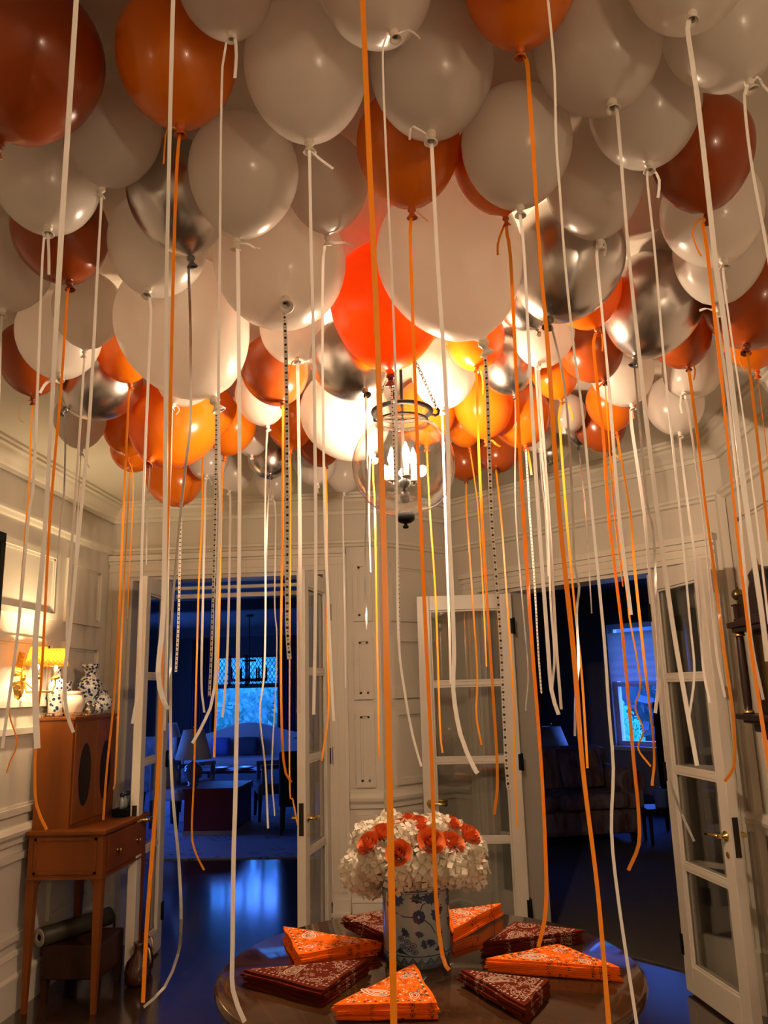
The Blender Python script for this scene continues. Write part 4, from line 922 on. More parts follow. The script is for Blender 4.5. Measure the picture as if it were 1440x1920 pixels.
m.box((HX1-.006, HY0+.004, HZ+.021), (HX1-.002, HY1-.008, HZ+.024)); m.box((DX0+.006, HY0+.004, HZ+.021), (HX1-.002, HY0+.008, HZ+.024)); m.build('gallery', BRASS, ht)
# small inkstand on the open end of the desk
ik = thing('inkstand', 'dark inkstand with three little pale bottles at the edge of the desk', 'inkstand', (-1.945, 4.93, DZ))
m = MB(); m.frustum((-1.945, 4.93, DZ), (.040, .075), (-1.945, 4.93, DZ+.045), (.048, .085)); m.build('tray', BLACK, ik)
for k in range(3):
    y = 4.885+.045*k; m = MB(); m.lathe([(.014, 0), (.017, .02), (.015, .05), (.008, .06), (.010, .068)], (-1.945, y, DZ+.045), 14); bt = m.build('bottle', PORC, ik)
    m = MB(); m.lathe([(.012, .068), (.013, .085), (.004, .092)], (-1.945, y, DZ+.045), 12); m.build('stopper', BLUE, bt)

# ------------------------------------------------------------------ porcelain on the hutch
def blue_white(name, scale, dens):
    m = mat(name, (.72, .74, .74), .15, coat=.5); n = m.node_tree; p = n.nodes['Principled BSDF']
    tc = n.nodes.new('ShaderNodeTexCoord'); v = n.nodes.new('ShaderNodeTexVoronoi'); v.inputs['Scale'].default_value = scale*1.3; v.feature = 'F1'
    n.links.new(tc.outputs['Object'], v.inputs['Vector']); r = n.nodes.new('ShaderNodeValToRGB'); e = r.color_ramp.elements
    e[0].position = dens; e[0].color = (.02, .035, .10, 1); e[1].position = dens+.12; e[1].color = (.72, .74, .74, 1)
    n.links.new(v.outputs['Distance'], r.inputs[0]); n.links.new(r.outputs[0], p.inputs['Base Color']); return m
BW1 = blue_white('dense_blue_pattern', 42, .42); BW2 = blue_white('open_blue_pattern', 30, .30); CREAM = mat('cream_glaze', (.76, .68, .58), .2, coat=.5)
PINK = mat('pink_glaze', (.72, .50, .42), .25); PEWTER = mat('tarnished_silver', (.35, .32, .28), .3, metal=.9)
def pot(name, label, x, y, prof, m0, cat='vase', extra=()):
    m = MB(); m.lathe(prof, (x, y, HZ), 28); o = m.build(name, m0, loc=(x, y, HZ)); tag(o, label, cat, 'porcelain on the hutch')
    for en, em, ep in extra: e = MB(); e.lathe(ep, (x, y, HZ), 24); e.build(en, em, o)
    return o
pot('porcelain_vase', 'tall slim blue and white vase lit by the sconce on the hutch', -2.245, 4.585, [(.030,0),(.040,.01),(.041,.06),(.040,.11),(.043,.125),(.046,.16),(.042,.20),(.022,.225),(.016,.25),(.024,.27)], BW2)
pot('tall_vase', 'tall dark blue patterned baluster vase, highest piece on the hutch', -2.185, 4.895, [(.040,0),(.045,.01),(.040,.03),(.052,.08),(.074,.15),(.076,.185),(.055,.215),(.034,.235),(.034,.25),(.048,.285),(.054,.30),(.050,.305)], BW1)
pot('ginger_jar', 'cream jar with a pink collar between the two tall vases', -2.175, 4.66, [(.042,0),(.052,.02),(.064,.06),(.064,.09),(.050,.115),(.044,.12)], CREAM, 'jar', [('collar', PINK, [(.044,.119),(.047,.125),(.047,.140),(.040,.143)])])
pot('lidded_jar', 'round white lidded jar with dark medallions at the end of the hutch', -2.13, 4.955, [(.036,0),(.050,.02),(.066,.06),(.064,.09),(.042,.115),(.028,.12)], BW2, 'jar', [('lid', BW1, [(.032,.119),(.034,.135),(.028,.145),(.010,.150)])])
pot('small_bowl', 'small blue patterned lidded pot in front of the round white jar', -2.108, 4.83, [(.026,0),(.038,.015),(.042,.04),(.038,.058),(.033,.062),(.020,.072),(.004,.080)], BW1, 'pot')
pot('porcelain_beaker', 'blue and white beaker half behind the cream jar', -2.25, 4.72, [(.032,0),(.040,.03),(.042,.10),(.036,.15),(.030,.18),(.038,.20)], BW1)
ft = MB(); fx, fy = -2.105, 4.725; ft.lathe([(.05,0),(.055,.006),(.03,.010)], (fx, fy, HZ), 24); ft.sphere((fx, fy, HZ+.032), .034, 16, (1, 1.25, .75)); ft.sphere((fx+.004, fy+.050, HZ+.052), .016, 10); ft.sphere((fx+.02, fy-.03, HZ+.016), .014, 8); ft.sphere((fx+.02, fy+.03, HZ+.016), .014, 8); ft.sphere((fx-.004, fy-.008, HZ+.058), .020, 10)
tag(ft.build('silver_figurine', PEWTER), 'tarnished silver figurine on a round stand in front of the cream jar', 'figurine', 'porcelain on the hutch')

# ------------------------------------------------------------------ wall sconce
SX, SY, SZ = XL, 4.30, 1.715
sc = thing('wall_sconce', 'gilt wall sconce with two lit yellow lattice shades above the hutch', 'sconce', (SX, SY, SZ))
pl = MB(); prof = [(0,.135),(.018,.10),(.020,.07),(.050,.055),(.062,.03),(.052,0),(.058,-.03),(.045,-.07),(.030,-.10),(.012,-.125),(0,-.135)]
front = [(SX+.028, SY+y*.55, SZ+z*.8) for y, z in prof] + [(SX+.028, SY-y*.55, SZ+z*.8) for y, z in prof[-2:0:-1]]
back = [(SX+.002, SY+y, SZ+z) for y, z in prof] + [(SX+.002, SY-y, SZ+z) for y, z in prof[-2:0:-1]]; n = len(front)
pl.add(front+back, [tuple(range(n))] + [(i, n+i, n+(i+1)%n, (i+1)%n) for i in range(n)]); pl.sphere((SX+.03, SY, SZ), .020, 12, (.6, 1, 2.2)); pl.sphere((SX+.02, SY, SZ+.115), .014, 10); pl.build('backplate', GILT, sc)
def shade_mat():
    m = bpy.data.materials.new('yellow_lattice_shade'); m.use_nodes = True; n = m.node_tree; p = n.nodes['Principled BSDF']; p.inputs['Roughness'].default_value = .8
    tc = n.nodes.new('ShaderNodeTexCoord'); sp = n.nodes.new('ShaderNodeSeparateXYZ'); n.links.new(tc.outputs['UV'], sp.inputs[0])
    def line(sign):
        a = n.nodes.new('ShaderNodeMath'); a.operation = 'MULTIPLY_ADD'; n.links.new(sp.outputs['X'], a.inputs[0]); a.inputs[1].default_value = sign; n.links.new(sp.outputs['Y'], a.inputs[2])
        f = n.nodes.new('ShaderNodeMath'); f.operation = 'FRACT'; n.links.new(a.outputs[0], f.inputs[0]); l = n.nodes.new('ShaderNodeMath'); l.operation = 'LESS_THAN'; n.links.new(f.outputs[0], l.inputs[0]); l.inputs[1].default_value = .16; return l.outputs[0]
    mx = n.nodes.new('ShaderNodeMath'); mx.operation = 'MAXIMUM'; n.links.new(line(1.0), mx.inputs[0]); n.links.new(line(-1.0), mx.inputs[1])
    c = n.nodes.new('ShaderNodeMix'); c.data_type = 'RGBA'; n.links.new(mx.outputs[0], c.inputs[0]); c.inputs[6].default_value = (.95, .55, .06, 1); c.inputs[7].default_value = (1, .90, .55, 1)
    n.links.new(c.outputs[2], p.inputs['Base Color'])
    t = n.nodes.new('ShaderNodeBsdfTranslucent'); n.links.new(c.outputs[2], t.inputs[0]); x = n.nodes.new('ShaderNodeMixShader'); x.inputs[0].default_value = .65
    n.links.new(p.outputs[0], x.inputs[1]); n.links.new(t.outputs[0], x.inputs[2]); n.links.new(x.outputs[0], n.nodes['Material Output'].inputs[0]); return m
SHADE = shade_mat()
for k, (ax_, ay) in enumerate(((-2.185, 4.235), (-2.185, 4.445))):
    a = MB(); a.tube([(SX+.03, SY, SZ-.02), (SX+.07, (SY+ay)/2, SZ-.085), (ax_-.01, ay-.012*(1 if k else -1), SZ-.085), (ax_, ay, SZ-.045), (ax_, ay, SZ-.02)], .006, 8); a.lathe([(.008, -.022), (.022, -.016), (.026, -.008), (.020, -.004), (.012, .002)], (ax_, ay, SZ), 18)
    arm = a.build('arm', GILT, sc)
    c = MB(); c.lathe([(.010, 0), (.010, .055)], (ax_, ay, SZ), 12); c.build('candle_sleeve', CANDLE, arm)
    b = MB(); b.lathe([(.006, .055), (.012, .07), (.010, .09), (.002, .108)], (ax_, ay, SZ), 12); b.build('bulb', BULB, arm)
    s = MB(); N = 32; r0, r1, z0, z1 = .066, .043, .055, .152; vs = []; uv = []
    for i in range(N+1):
        t = 2*PI*i/N
        for r, z, v in ((r0, z0, 0), (r1, z1, 4)): vs.append((ax_+r*math.cos(t), ay+r*math.sin(t), SZ+z)); uv.append((i/N*16, v))
    s.add(vs, [(2*i, 2*i+2, 2*i+3, 2*i+1) for i in range(N)], True, uv); sh = s.build('lamp_shade', SHADE, arm); so = sh.modifiers.new('solid', 'SOLIDIFY'); so.thickness = .0015
    lamp('sconce_light', (ax_, ay, SZ+.115), 5.0, (1, .70, .36), .015)
# picture frame
pf = thing('picture_frame', 'black framed picture on the panelled wall at the picture edge', 'picture', (XL, 3.62, 1.95))
m = MB(); m.X = frame_xf((XL, 0), (0, 1), (1, 0)); u0, u1, z0, z1 = 3.2, 4.0, 1.62, 2.455
for a, b in (((u0, .017, z0), (u1, .045, z0+.05)), ((u0, .017, z1-.05), (u1, .045, z1)), ((u0, .017, z0+.05), (u0+.05, .045, z1-.05)), ((u1-.05, .017, z0+.05), (u1, .045, z1-.05))): m.box(a, b)
m.build('frame', BLACK, pf, bevel=.004)
m = MB(); m.X = frame_xf((XL, 0), (0, 1), (1, 0)); m.box((u0+.05, .018, z0+.05), (u1-.05, .026, z1-.05)); m.build('canvas', mat('dim_canvas', (.10, .09, .07), .5, noise=(4, (.16, .13, .09))), pf)

# ------------------------------------------------------------------ things under the desk
st = thing('low_stool', 'dark wooden stool under the writing desk', 'stool', (-2.08, 4.78, 0))
m = MB(); m.box((-2.255, 4.62, .10), (-1.925, 4.95, .275)); m.build('box_seat', STOOL, st, bevel=.008)
for x in (-2.235, -1.945):
    for y in (4.64, 4.93): m = MB(); m.frustum((x, y, .10), .020, (x, y, 0), .014); m.build('leg', STOOL, st)
m = MB(); ca = Vector((-2.250, 4.575, .325)); cb = Vector((-2.03, 4.985, .328)); q = (cb-ca); m.lathe([(.020,.012),(.044,0),(.050,.004),(.050,q.length-.004),(.044,q.length),(.020,q.length-.012)], ca, 28, q, caps=False); rl = m.build('rolled_mat', mat('dull_green_roll', (.032, .028, .016), .5), None)
tag(rl, 'rolled up dark mat with a pale end lying on the stool', 'roll')
m = MB(); m.lathe([(.016,-.001),(.016,-.002),(.046,-.002),(.046,-.001)], ca, 28, q, caps=False); m.build('pale_end', mat('pale_paper', (.38,.34,.27), .7), rl)['label'] = 'pale ring end'
for x, y, r, l in ((-1.80, 4.86, .075, 'dark glazed jug on the floor beside the stool'), (-1.845, 5.06, .060, 'smaller glass decanter behind the dark jug under the desk')):
    m = MB(); m.lathe([(r*.6, 0), (r*.95, .02), (r, .07), (r*.85, .12), (r*.35, .165), (r*.30, .20), (r*.42, .22)], (x, y, 0), 24); o = m.build('glazed_jug', mat('brown_glaze', (.06, .022, .012), .12, coat=.6), loc=(x, y, 0)); tag(o, l, 'jug')
    m = MB(); m.tube([(x+r*.32, y-.01, .20), (x+r*.9, y-.02, .19), (x+r*1.05, y-.02, .13), (x+r*.9, y-.015, .085)], .007, 8); m.build('handle', BRASS, o)

# ------------------------------------------------------------------ tall-case clock against the right wall
ck = thing('grandfather_clock', 'dark wood tall case clock with a ball finial at the picture edge', 'clock', (1.44, 3.36, 0))
CXF, CY0, CY1 = 1.30, 3.06, 3.72
m = MB(); m.box((1.32, 3.14, 0), (XR-.03, 3.64, .42)); m.box((1.30, 3.12, 0), (XR-.03, 3.66, .12)); m.build('plinth', WOODDK, ck, bevel=.004)
m = MB(); m.box((1.35, 3.20, .42), (XR-.03, 3.58, 1.36)); m.box((1.342, 3.25, .52), (1.35, 3.53, 1.26)); m.build('trunk', WOODDK, ck, bevel=.004)
m = MB(); m.box((1.345, 3.15, 1.345), (XR-.03, 3.63, 1.375)); m.box((1.325, 3.11, 1.375), (XR-.03, 3.67, 1.41)); m.box((1.28, CY0-.03, 1.425), (XR-.03, CY1+.03, 1.45)); m.box((1.30, CY0, 1.41), (XR-.03, CY1, 1.425)); m.build('hood_base', WOODDK, ck, bevel=.006)
m = MB(); m.box((1.36, CY0+.06, 1.45), (XR-.03, CY1-.06, 1.80)); m.build('hood', WOODDK, ck)
m = MB(); m.box((1.355, CY0+.12, 1.49), (1.36, CY1-.12, 1.78)); m.build('dial', BRASS, ck)
for y in (CY0+.025, CY1-.05):
    m = MB(); m.lathe([(.022,1.45),(.022,1.462),(.016,1.47),(.0175,1.49),(.0185,1.6),(.016,1.775),(.015,1.785),(.021,1.79),(.021,1.80)], (1.312, y, 0), 20); co = m.build('column', WOODDK, ck)
    for z in (1.452, 1.782): m = MB(); m.lathe([(.023, z), (.024, z+.005), (.020, z+.016)], (1.312, y, 0), 18); m.build('collar', BRASS, co)
m = MB(); m.box((1.29, CY0-.01, 1.80), (XR-.03, CY1-.02, 1.82)); m.box((1.275, CY0-.03, 1.82), (XR-.03, CY1-.005, 1.845)); m.box((1.30, CY0+.01, 1.845), (XR-.03, CY1-.03, 1.86)); m.build('cornice', WOODDK, ck, bevel=.003)
m = MB(); yc = (CY0+CY1)/2
pts = [(CY0+.02, 1.86)] ; 
pts = [(CY1-.08,1.86),(CY1-.08,1.93),(CY1-.10,1.955),(CY1-.14,1.95),(yc+.12,1.955),(yc+.09,2.0),(yc+.10,2.03),(yc+.06,2.045),(yc+.03,2.0),(yc+.03,1.93),(yc-.03,1.93),(yc-.03,2.0),(yc-.06,2.045),(yc-.10,2.03),(yc-.09,2.0),(yc-.12,1.955),(CY0+.14,1.95),(CY0+.10,1.955),(CY0+.08,1.93),(CY0+.08,1.86)]
n = len(pts); m.add([(1.31, y, z) for y, z in pts]+[(1.345, y, z) for y, z in pts], [tuple(range(n)), tuple(range(n,2*n))[::-1]]+[(i,(i+1)%n,n+(i+1)%n,n+i) for i in range(n)]); m.build('scroll_pediment', WOODDK, ck)
for y in (CY0+.025, CY1-.07, yc):
    zb = 1.86 if y != yc else 1.93
    m = MB(); m.frustum((1.318, y, zb), .020, (1.318, y, zb+.055), .020); m.frustum((1.318, y, zb+.055), .026, (1.318, y, zb+.062), .026)
    fb = m.build('finial_block', WOODDK, ck)
    m = MB(); m.lathe([(.008, .062), (.006, .075), (.012, .080)], (1.318, y, zb), 12); m.sphere((1.318, y, zb+.105), .027, 20); m.lathe([(.006, .130), (.003, .145), (.001, .16)], (1.318, y, zb), 10); m.build('ball_finial', mat('aged_brass', (.16, .12, .06), .3, metal=.9), fb)

# ------------------------------------------------------------------ room beyond the first doorway
RUG = mat('patterned_rug', (.30, .29, .30), .95, noise=(5, (.10, .10, .14)))
_n = RUG.node_tree; _p = _n.nodes['Principled BSDF']; _tc = _n.nodes.new('ShaderNodeTexCoord'); _v = _n.nodes.new('ShaderNodeTexVoronoi'); _v.inputs['Scale'].default_value = 3.2; _v.distance = 'MANHATTAN'
_n.links.new(_tc.outputs['Object'], _v.inputs['Vector']); _rr = _n.nodes.new('ShaderNodeValToRGB'); _e = _rr.color_ramp.elements; _e[0].position = .10; _e[0].color = (.05,.035,.05,1); _e[1].position = .22; _e[1].color = (.40,.39,.40,1); _k = _e.new(.45); _k.color = (.34,.34,.36,1); _k = _e.new(.50); _k.color = (.10,.08,.10,1); _k = _e.new(.56); _k.color = (.38,.37,.39,1)
_n.links.new(_v.outputs['Distance'], _rr.inputs[0]); _n.links.new(_rr.outputs[0], _p.inputs['Base Color'])
m = MB(); m.box((-5.2, 8.25, .0005), (-.75, 14.6, .012)); tag(m.build('area_rug', RUG), 'pale patterned rug in the blue room beyond the first doorway', 'rug')
m = MB(); m.box((-5.0, 8.45, .012), (-.95, 8.85, .014))
UPH = mat('pale_upholstery', (.42, .42, .40), .85); UPB = mat('grey_blue_upholstery', (.16, .18, .20), .85); PATT = mat('floral_upholstery', (.40, .36, .36), .9, noise=(9, (.16, .12, .14))); CURT = mat('dark_curtain', (.05, .05, .12), .9)
SHW = mat('pale_lamp_shade', (.55, .53, .48), .8); URN = mat('glazed_urn', (.12, .13, .14), .15, coat=.6)
# desk
pa, pb = atz(339, 1572, 0), atz(445, 1565, 0)
dX0, dX1, dY0 = pa.x, pb.x, (pa.y+pb.y)/2; dY1 = dY0+.75; dzt = aty(400, 1478, dY0).z
pd = thing('pedestal_desk', 'dark red pedestal desk standing on the pale rug', 'desk', ((dX0+dX1)/2, (dY0+dY1)/2, .012))
m = MB(); m.box((dX0, dY0, .06), (dX1, dY1, dzt-.03)); m.build('case', REDWOOD, pd)
m = MB(); m.box((dX0-.02, dY0-.02, dzt-.03), (dX1+.02, dY1+.02, dzt)); m.build('desktop', REDWOOD, pd, bevel=.006)
m = MB(); m.box((dX0-.01, dY0-.01, .013), (dX1+.01, dY1+.01, .06)); m.build('base_moulding', mat('pale_base', (.45,.40,.38), .5), pd)
def table_lamp(label, x, y, z, h, rs_, sh, m0=URN):
    t = thing('table_lamp', label, 'lamp', (x, y, z)); b = h-sh
    m = MB(); m.lathe([(.06,0),(.07,.012),(.05,.02),(.09,b*.35),(.115,b*.55),(.09,b*.75),(.03,b*.88),(.014,b*.92),(.012,b+.04)], (x, y, z), 24); m.build('base', m0, t)
    m = MB(); m.lathe([(rs_, b), (rs_*.58, h)], (x, y, z), 32, caps=False); s = m.build('lamp_shade', SHW, t); q = s.modifiers.new('solid', 'SOLIDIFY'); q.thickness = .003
    m = MB(); m.lathe([(.004, b+.04), (.004, h+.02), (.010, h+.03), (.002, h+.045)], (x, y, z), 8); m.build('harp', BRASS, t)
lp = aty(361, 1476, dY0+.28); zt_ = aty(361, 1368, dY0+.28).z
table_lamp('table lamp with a pale cone shade and dark urn base on the red desk', lp.x, lp.y, dzt, zt_-dzt, .215, .34)
ls = atz(318, 1480, .62)
q = aty(318, 1356, 12.9)
stb = thing('side_table', 'small dark side table by the wall of the blue room, under a lamp', 'table', (q.x, 12.9, .012))
m = MB(); m.lathe([(.26,.60),(.27,.62),(.26,.63)], (q.x, 12.9, 0), 28); m.build('top', WOODDK, stb); m = MB(); m.lathe([(.16,.013),(.15,.03),(.03,.06),(.03,.60)], (q.x, 12.9, 0), 18); m.build('pedestal', WOODDK, stb)
table_lamp('second pale shaded lamp, farther back by the door leaf', q.x, 12.9, .63, q.z-.63, .20, .26)
def box_seat(name, label, cx, cy, w, d, seat, back, rot, m0, leg=WOODDK, arms=True, thick=.10):
    t = thing(name, label, 'armchair' if arms else 'chair', (cx, cy, .012)); X = Matrix.Translation((cx, cy, 0)) @ Matrix.Rotation(rot, 4, 'Z')
    m = MB(); m.X = X; m.box((-w/2, -d/2, seat-.13), (w/2, d/2, seat)); m.build('seat', m0, t, bevel=.03)
    m = MB(); m.X = X; m.box((-w/2, d/2-thick, seat-.05), (w/2, d/2, back)); m.build('backrest', m0, t, bevel=.03)
    if arms:
        for s in (-1, 1):
            m = MB(); m.X = X; m.box((s*w/2-.03, -d/2+.04, seat+.18), (s*w/2+.03, d/2-.02, seat+.23)); m.box((s*w/2-.025, -d/2+.05, seat), (s*w/2+.025, -d/2+.10, seat+.18)); m.build('armrest', m0, t, bevel=.012)
    for a in (-1, 1):
        for b in (-1, 1): m = MB(); m.X = X; m.frustum((a*(w/2-.04), b*(d/2-.04), seat-.13), .025, (a*(w/2-.03), b*(d/2-.03), .013), .016); m.build('leg', leg, t)
c = atz(498, 1540, 0); box_seat('armchair', 'grey upholstered open armchair in front of the bright window', c.x+.12, c.y+.25, .66, .62, .46, .98, -1.25, UPB)
c = atz(549, 1568, 0); box_seat('side_chair', 'dark high-backed chair seen from behind beside the open door leaf', c.x+.02, c.y+.22, .42, .46, .44, .92, PI+.15, mat('dark_green_fabric', (.035,.045,.03), .9), arms=False, thick=.05)
c = atz(316, 1558, 0); box_seat('small_chair', 'pale upholstered small chair at the desk side of the blue room', c.x, c.y+.2, .45, .45, .47, .80, 1.2, UPH, arms=False, thick=.06)
c = aty(340, 1500, 10.9); box_seat('wing_chair', 'light floral armchair behind the red desk', c.x-.05, 10.9, .72, .70, .48, 1.05, 2.6, PATT)
# sofa below the window
sfx = aty(462, 1440, 14.4).x; sf = thing('camelback_sofa', 'pale camel back sofa below the bright blue window', 'sofa', (sfx, 14.3, .012))
W2 = 1.12
m = MB(); n = 24; top = [(-W2+2*W2*i/n, .84+.22*math.exp(-((-W2+2*W2*i/n)/.62)**2)) for i in range(n+1)]
vs = [(sfx+x, 14.72, .40) for x, z in top]+[(sfx+x, 14.72, z) for x, z in top]+[(sfx+x, 14.58, .40) for x, z in top]+[(sfx+x, 14.60, z) for x, z in top]; N = n+1
m.add(vs, [(i, N+i, N+i+1, i+1) for i in range(n)]+[(2*N+i, 2*N+i+1, 3*N+i+1, 3*N+i) for i in range(n)]+[(N+i, 3*N+i, 3*N+i+1, N+i+1) for i in range(n)]+[(0, 2*N, 3*N, N), (n, N+n, 3*N+n, 2*N+n)]); m.build('backrest', UPH, sf)
m = MB(); m.box((sfx-W2+.12, 13.95, .36), (sfx+W2-.12, 14.62, .50)); m.build('seat_cushion', UPH, sf, bevel=.04)
m = MB(); m.box((sfx-W2, 13.92, .12), (sfx+W2, 14.72, .36)); m.build('frame', UPB, sf, bevel=.02)
for s in (-1, 1): m = MB(); m.tube([(sfx+s*(W2-.06), 13.92, .66), (sfx+s*(W2-.06), 14.7, .68)], .09, 14); m.box((sfx+s*(W2-.06)-.06, 13.94, .3), (sfx+s*(W2-.06)+.06, 14.7, .66)); m.build('armrest', UPH, sf)
for a in (-1, 1):
    for b in (13.98, 14.64): m = MB(); m.frustum((sfx+a*(W2-.1), b, .12), .035, (sfx+a*(W2-.1), b, .013), .022); m.build('leg', WOODDK, sf)
def cushion(label, x, y, z, w, h, t, rot, tilt, m0):
    m = MB(); m.X = Matrix.Translation((x, y, z)) @ Matrix.Rotation(rot, 4, 'Z') @ Matrix.Rotation(tilt, 4, 'X'); n = 10; vs = []
    for s in (1, -1):
        for i in range(n+1):
            for j in range(n+1):
                u, v = i/n*2-1, j/n*2-1; vs.append((u*w/2*(1-.06*v*v), s*t/2*math.sqrt(max(0,(1-u**4)*(1-v**4))), v*h/2*(1-.06*u*u)))
    N = (n+1)**2; m.add(vs, [(i*(n+1)+j, i*(n+1)+j+1, (i+1)*(n+1)+j+1, (i+1)*(n+1)+j) for i in range(n) for j in range(n)]+[(N+i*(n+1)+j, N+(i+1)*(n+1)+j, N+(i+1)*(n+1)+j+1, N+i*(n+1)+j+1) for i in range(n) for j in range(n)], True)
    tag(m.build('cushion', m0), label, 'cushion', 'cushions on the camel back sofa')
q = aty(413, 1433, 14.45); cushion('round bright blue cushion on the camel back sofa', q.x, 14.46, .66, .34, .32, .12, .2, -.25, mat('blue_cushion', (.10,.16,.45), .8))
q = aty(464, 1440, 14.45); cushion('dark cushion in the middle of the camel back sofa', q.x, 14.46, .66, .42, .32, .12, -.1, -.25, mat('dark_cushion', (.04,.05,.07), .85))
q = aty(440, 1472, 12.6)
ct = thing('coffee_table', 'low dark coffee table in front of the camel back sofa', 'table', (q.x, 12.7, .012))
m = MB(); m.box((q.x-.55, 12.4, .40), (q.x+.45, 13.0, .44)); m.build('tabletop', WOODDK, ct, bevel=.004)
for a in (-.5, .40):
    for b in (12.45, 12.95): m = MB(); m.frustum((q.x+a, b, .40), .025, (q.x+a, b, .013), .016); m.build('leg', WOODDK, ct)
for k, dx in enumerate((-.22, .16)):
    m = MB(); m.lathe([(.05,0),(.06,.004),(.12,.018),(.15,.035),(.146,.038),(.06,.012),(.001,.010)], (q.x+dx, 12.62, .44), 28, caps=False); tag(m.build('porcelain_dish', PORC), 'pale dish on the coffee table, %s' % ('nearer the red desk' if k == 0 else 'nearer the armchair'), 'dish', 'dishes on the coffee table')
# curtains, chandelier
for x0, x1, l in ((WX1-.02, WX1+.34, 'dark blue curtain between the bright window and the dark chair'), (WX0-.36, WX0+.02, 'dark blue curtain on the red desk side of the bright window')):
    m = MB(); n = 40; vs = []
    for i in range(n+1):
        x = x0+(x1-x0)*i/n; y = LY-.09+.035*math.sin(i*1.25)
        vs += [(x, y, .02), (x, y, RH-.2), (x, y+.012, .02), (x, y+.012, RH-.2)]
    m.add(vs, [(4*i, 4*i+4, 4*i+5, 4*i+1) for i in range(n)]+[(4*i+2, 4*i+3, 4*i+7, 4*i+6) for i in range(n)]+[(4*i+1, 4*i+5, 4*i+7, 4*i+3) for i in range(n)], True); tag(m.build('curtain', CURT), l, 'curtain', 'curtains of the bright window')
hc = aty(467, 1275, 12.6); chz = hc.z
ch = thing('iron_chandelier', 'black iron chandelier with candle sleeves hanging in front of the bright window', 'chandelier', (hc.x, 12.6, chz))
m = MB(); m.torus((hc.x, 12.6, chz), .27, .018, 40, 8); m.torus((hc.x, 12.6, chz+.30), .10, .012, 24, 8); m.lathe([(.002,-.06),(.02,-.03),(.03,.02),(.015,.06),(.012,.35)], (hc.x, 12.6, chz), 14)
for k in range(6): a = k*PI/3; m.tube([(hc.x, 12.6, chz+.02), (hc.x+.15*math.cos(a), 12.6+.15*math.sin(a), chz-.02), (hc.x+.27*math.cos(a), 12.6+.27*math.sin(a), chz)], .010, 6)
m.build('ring', BLACK, ch)
m = MB(); m.tube([(hc.x, 12.6, chz+.30), (hc.x, 12.6, RH)], .008, 6); m.lathe([(.06, RH-.03), (.06, RH)], (hc.x, 12.6, 0), 16); m.build('rod', BLACK, ch)
for k in range(6):
    a = k*PI/3+.3; m = MB(); m.lathe([(.032,.018),(.036,.026),(.014,.03),(.014,.16),(.006,.20),(.001,.215)], (hc.x+.27*math.cos(a), 12.6+.27*math.sin(a), chz), 12); m.build('candle', BLACK, ch)

# ------------------------------------------------------------------ room beyond the angled doorway
m = MB(); m.prism([(-.30, 6.63), (5.0, 1.33), (5.0, 8.0), (-.30, 13.3)], .0005, .012); tag(m.build('carpet', mat('dark_grey_carpet', (.095,.085,.078), .95, bump=(300,.4))), 'dark grey carpet in the dim room beyond the angled doorway', 'carpet')
STR = mat('striped_floral_fabric', (.34, .26, .20), .9, noise=(7, (.15, .06, .045), (1.8, 1.8, .4)))
sa, sb = atz(1030, 1606, 0), atz(1195, 1580, 0)
mid = (sa+sb)/2 + Vector((-.56, -.1, 0)); du = Vector((.94, .34, 0)).normalized(); Xs = Matrix.Translation((mid.x+.15, mid.y+.55, 0)) @ Matrix.Rotation(math.atan2(.25, .97), 4, 'Z')
so_ = thing('striped_sofa', 'dim striped sofa with rolled arm in the dark room', 'sofa', (mid.x+.15, mid.y+.55, .012))
def sp(name, f, bev=.05, m0=STR): m = MB(); m.X = Xs; f(m); return m.build(name, m0, so_, bevel=bev)
sp('base', lambda m: m.box((-.86, -.42, .10), (.86, .42, .34)))
for k in (-1, 1): sp('seat_cushion', lambda m: m.box((k*.39-.37, -.46, .345), (k*.39+.37, .22, .50)), .05)
sp('backrest', lambda m: m.box((-.86, .18, .345), (.86, .44, .92)), .09)
for k in (-1, 1):
    def arm_(m): m.tube([(k*.81, -.44, .60), (k*.81, .42, .62)], .12, 16); m.box((k*.81-.10, -.42, .345), (k*.81+.10, .42, .60))
    sp('armrest', arm_, 0)
for a in (-.80, .80):
    for b in (-.36, .36): sp('leg', lambda m: m.frustum((a, b, .10), .03, (a, b, .013), .022), 0, WOODDK)
for k, l in ((-1, 'striped cushion at the near end of the dim sofa'), (1, 'striped cushion at the window end of the dim sofa')):
    p = Xs @ Vector((k*.42, -.05, .725)); cushion(l, p.x, p.y, p.z, .48, .42, .15, .25, -.3, STR)
q = aty(1035, 1385, 10.6)
et = thing('end_table', 'dark end table behind the striped sofa', 'table', (q.x, 10.6, .012)); m = MB(); m.box((q.x-.25, 10.4, .62), (q.x+.25, 10.8, .65)); m.build('top', WOODDK, et)
for a in (-.22, .22):
    for b in (10.43, 10.77): m = MB(); m.frustum((q.x+a, b, .62), .022, (q.x+a, b, .013), .014); m.build('leg', WOODDK, et)
table_lamp('unlit lamp with a dull shade in the dark room behind the sofa', q.x, 10.6, .65, aty(1035, 1362, 10.6).z-.65, .20, .24)
q = aty(1234, 1482, 8.7)
sd = thing('small_table', 'small table with a blue cup beside the dark sofa', 'table', (q.x, 8.7, .012)); zt2 = aty(1228, 1513, 8.7).z
m = MB(); m.box((q.x-.16, 8.55, zt2-.03), (q.x+.18, 8.9, zt2)); m.build('top', WOODDK, sd)
for a in (-.13, .15):
    for b in (8.58, 8.87): m = MB(); m.frustum((q.x+a, b, zt2-.03), .018, (q.x+a, b, .013), .012); m.build('leg', WOODDK, sd)
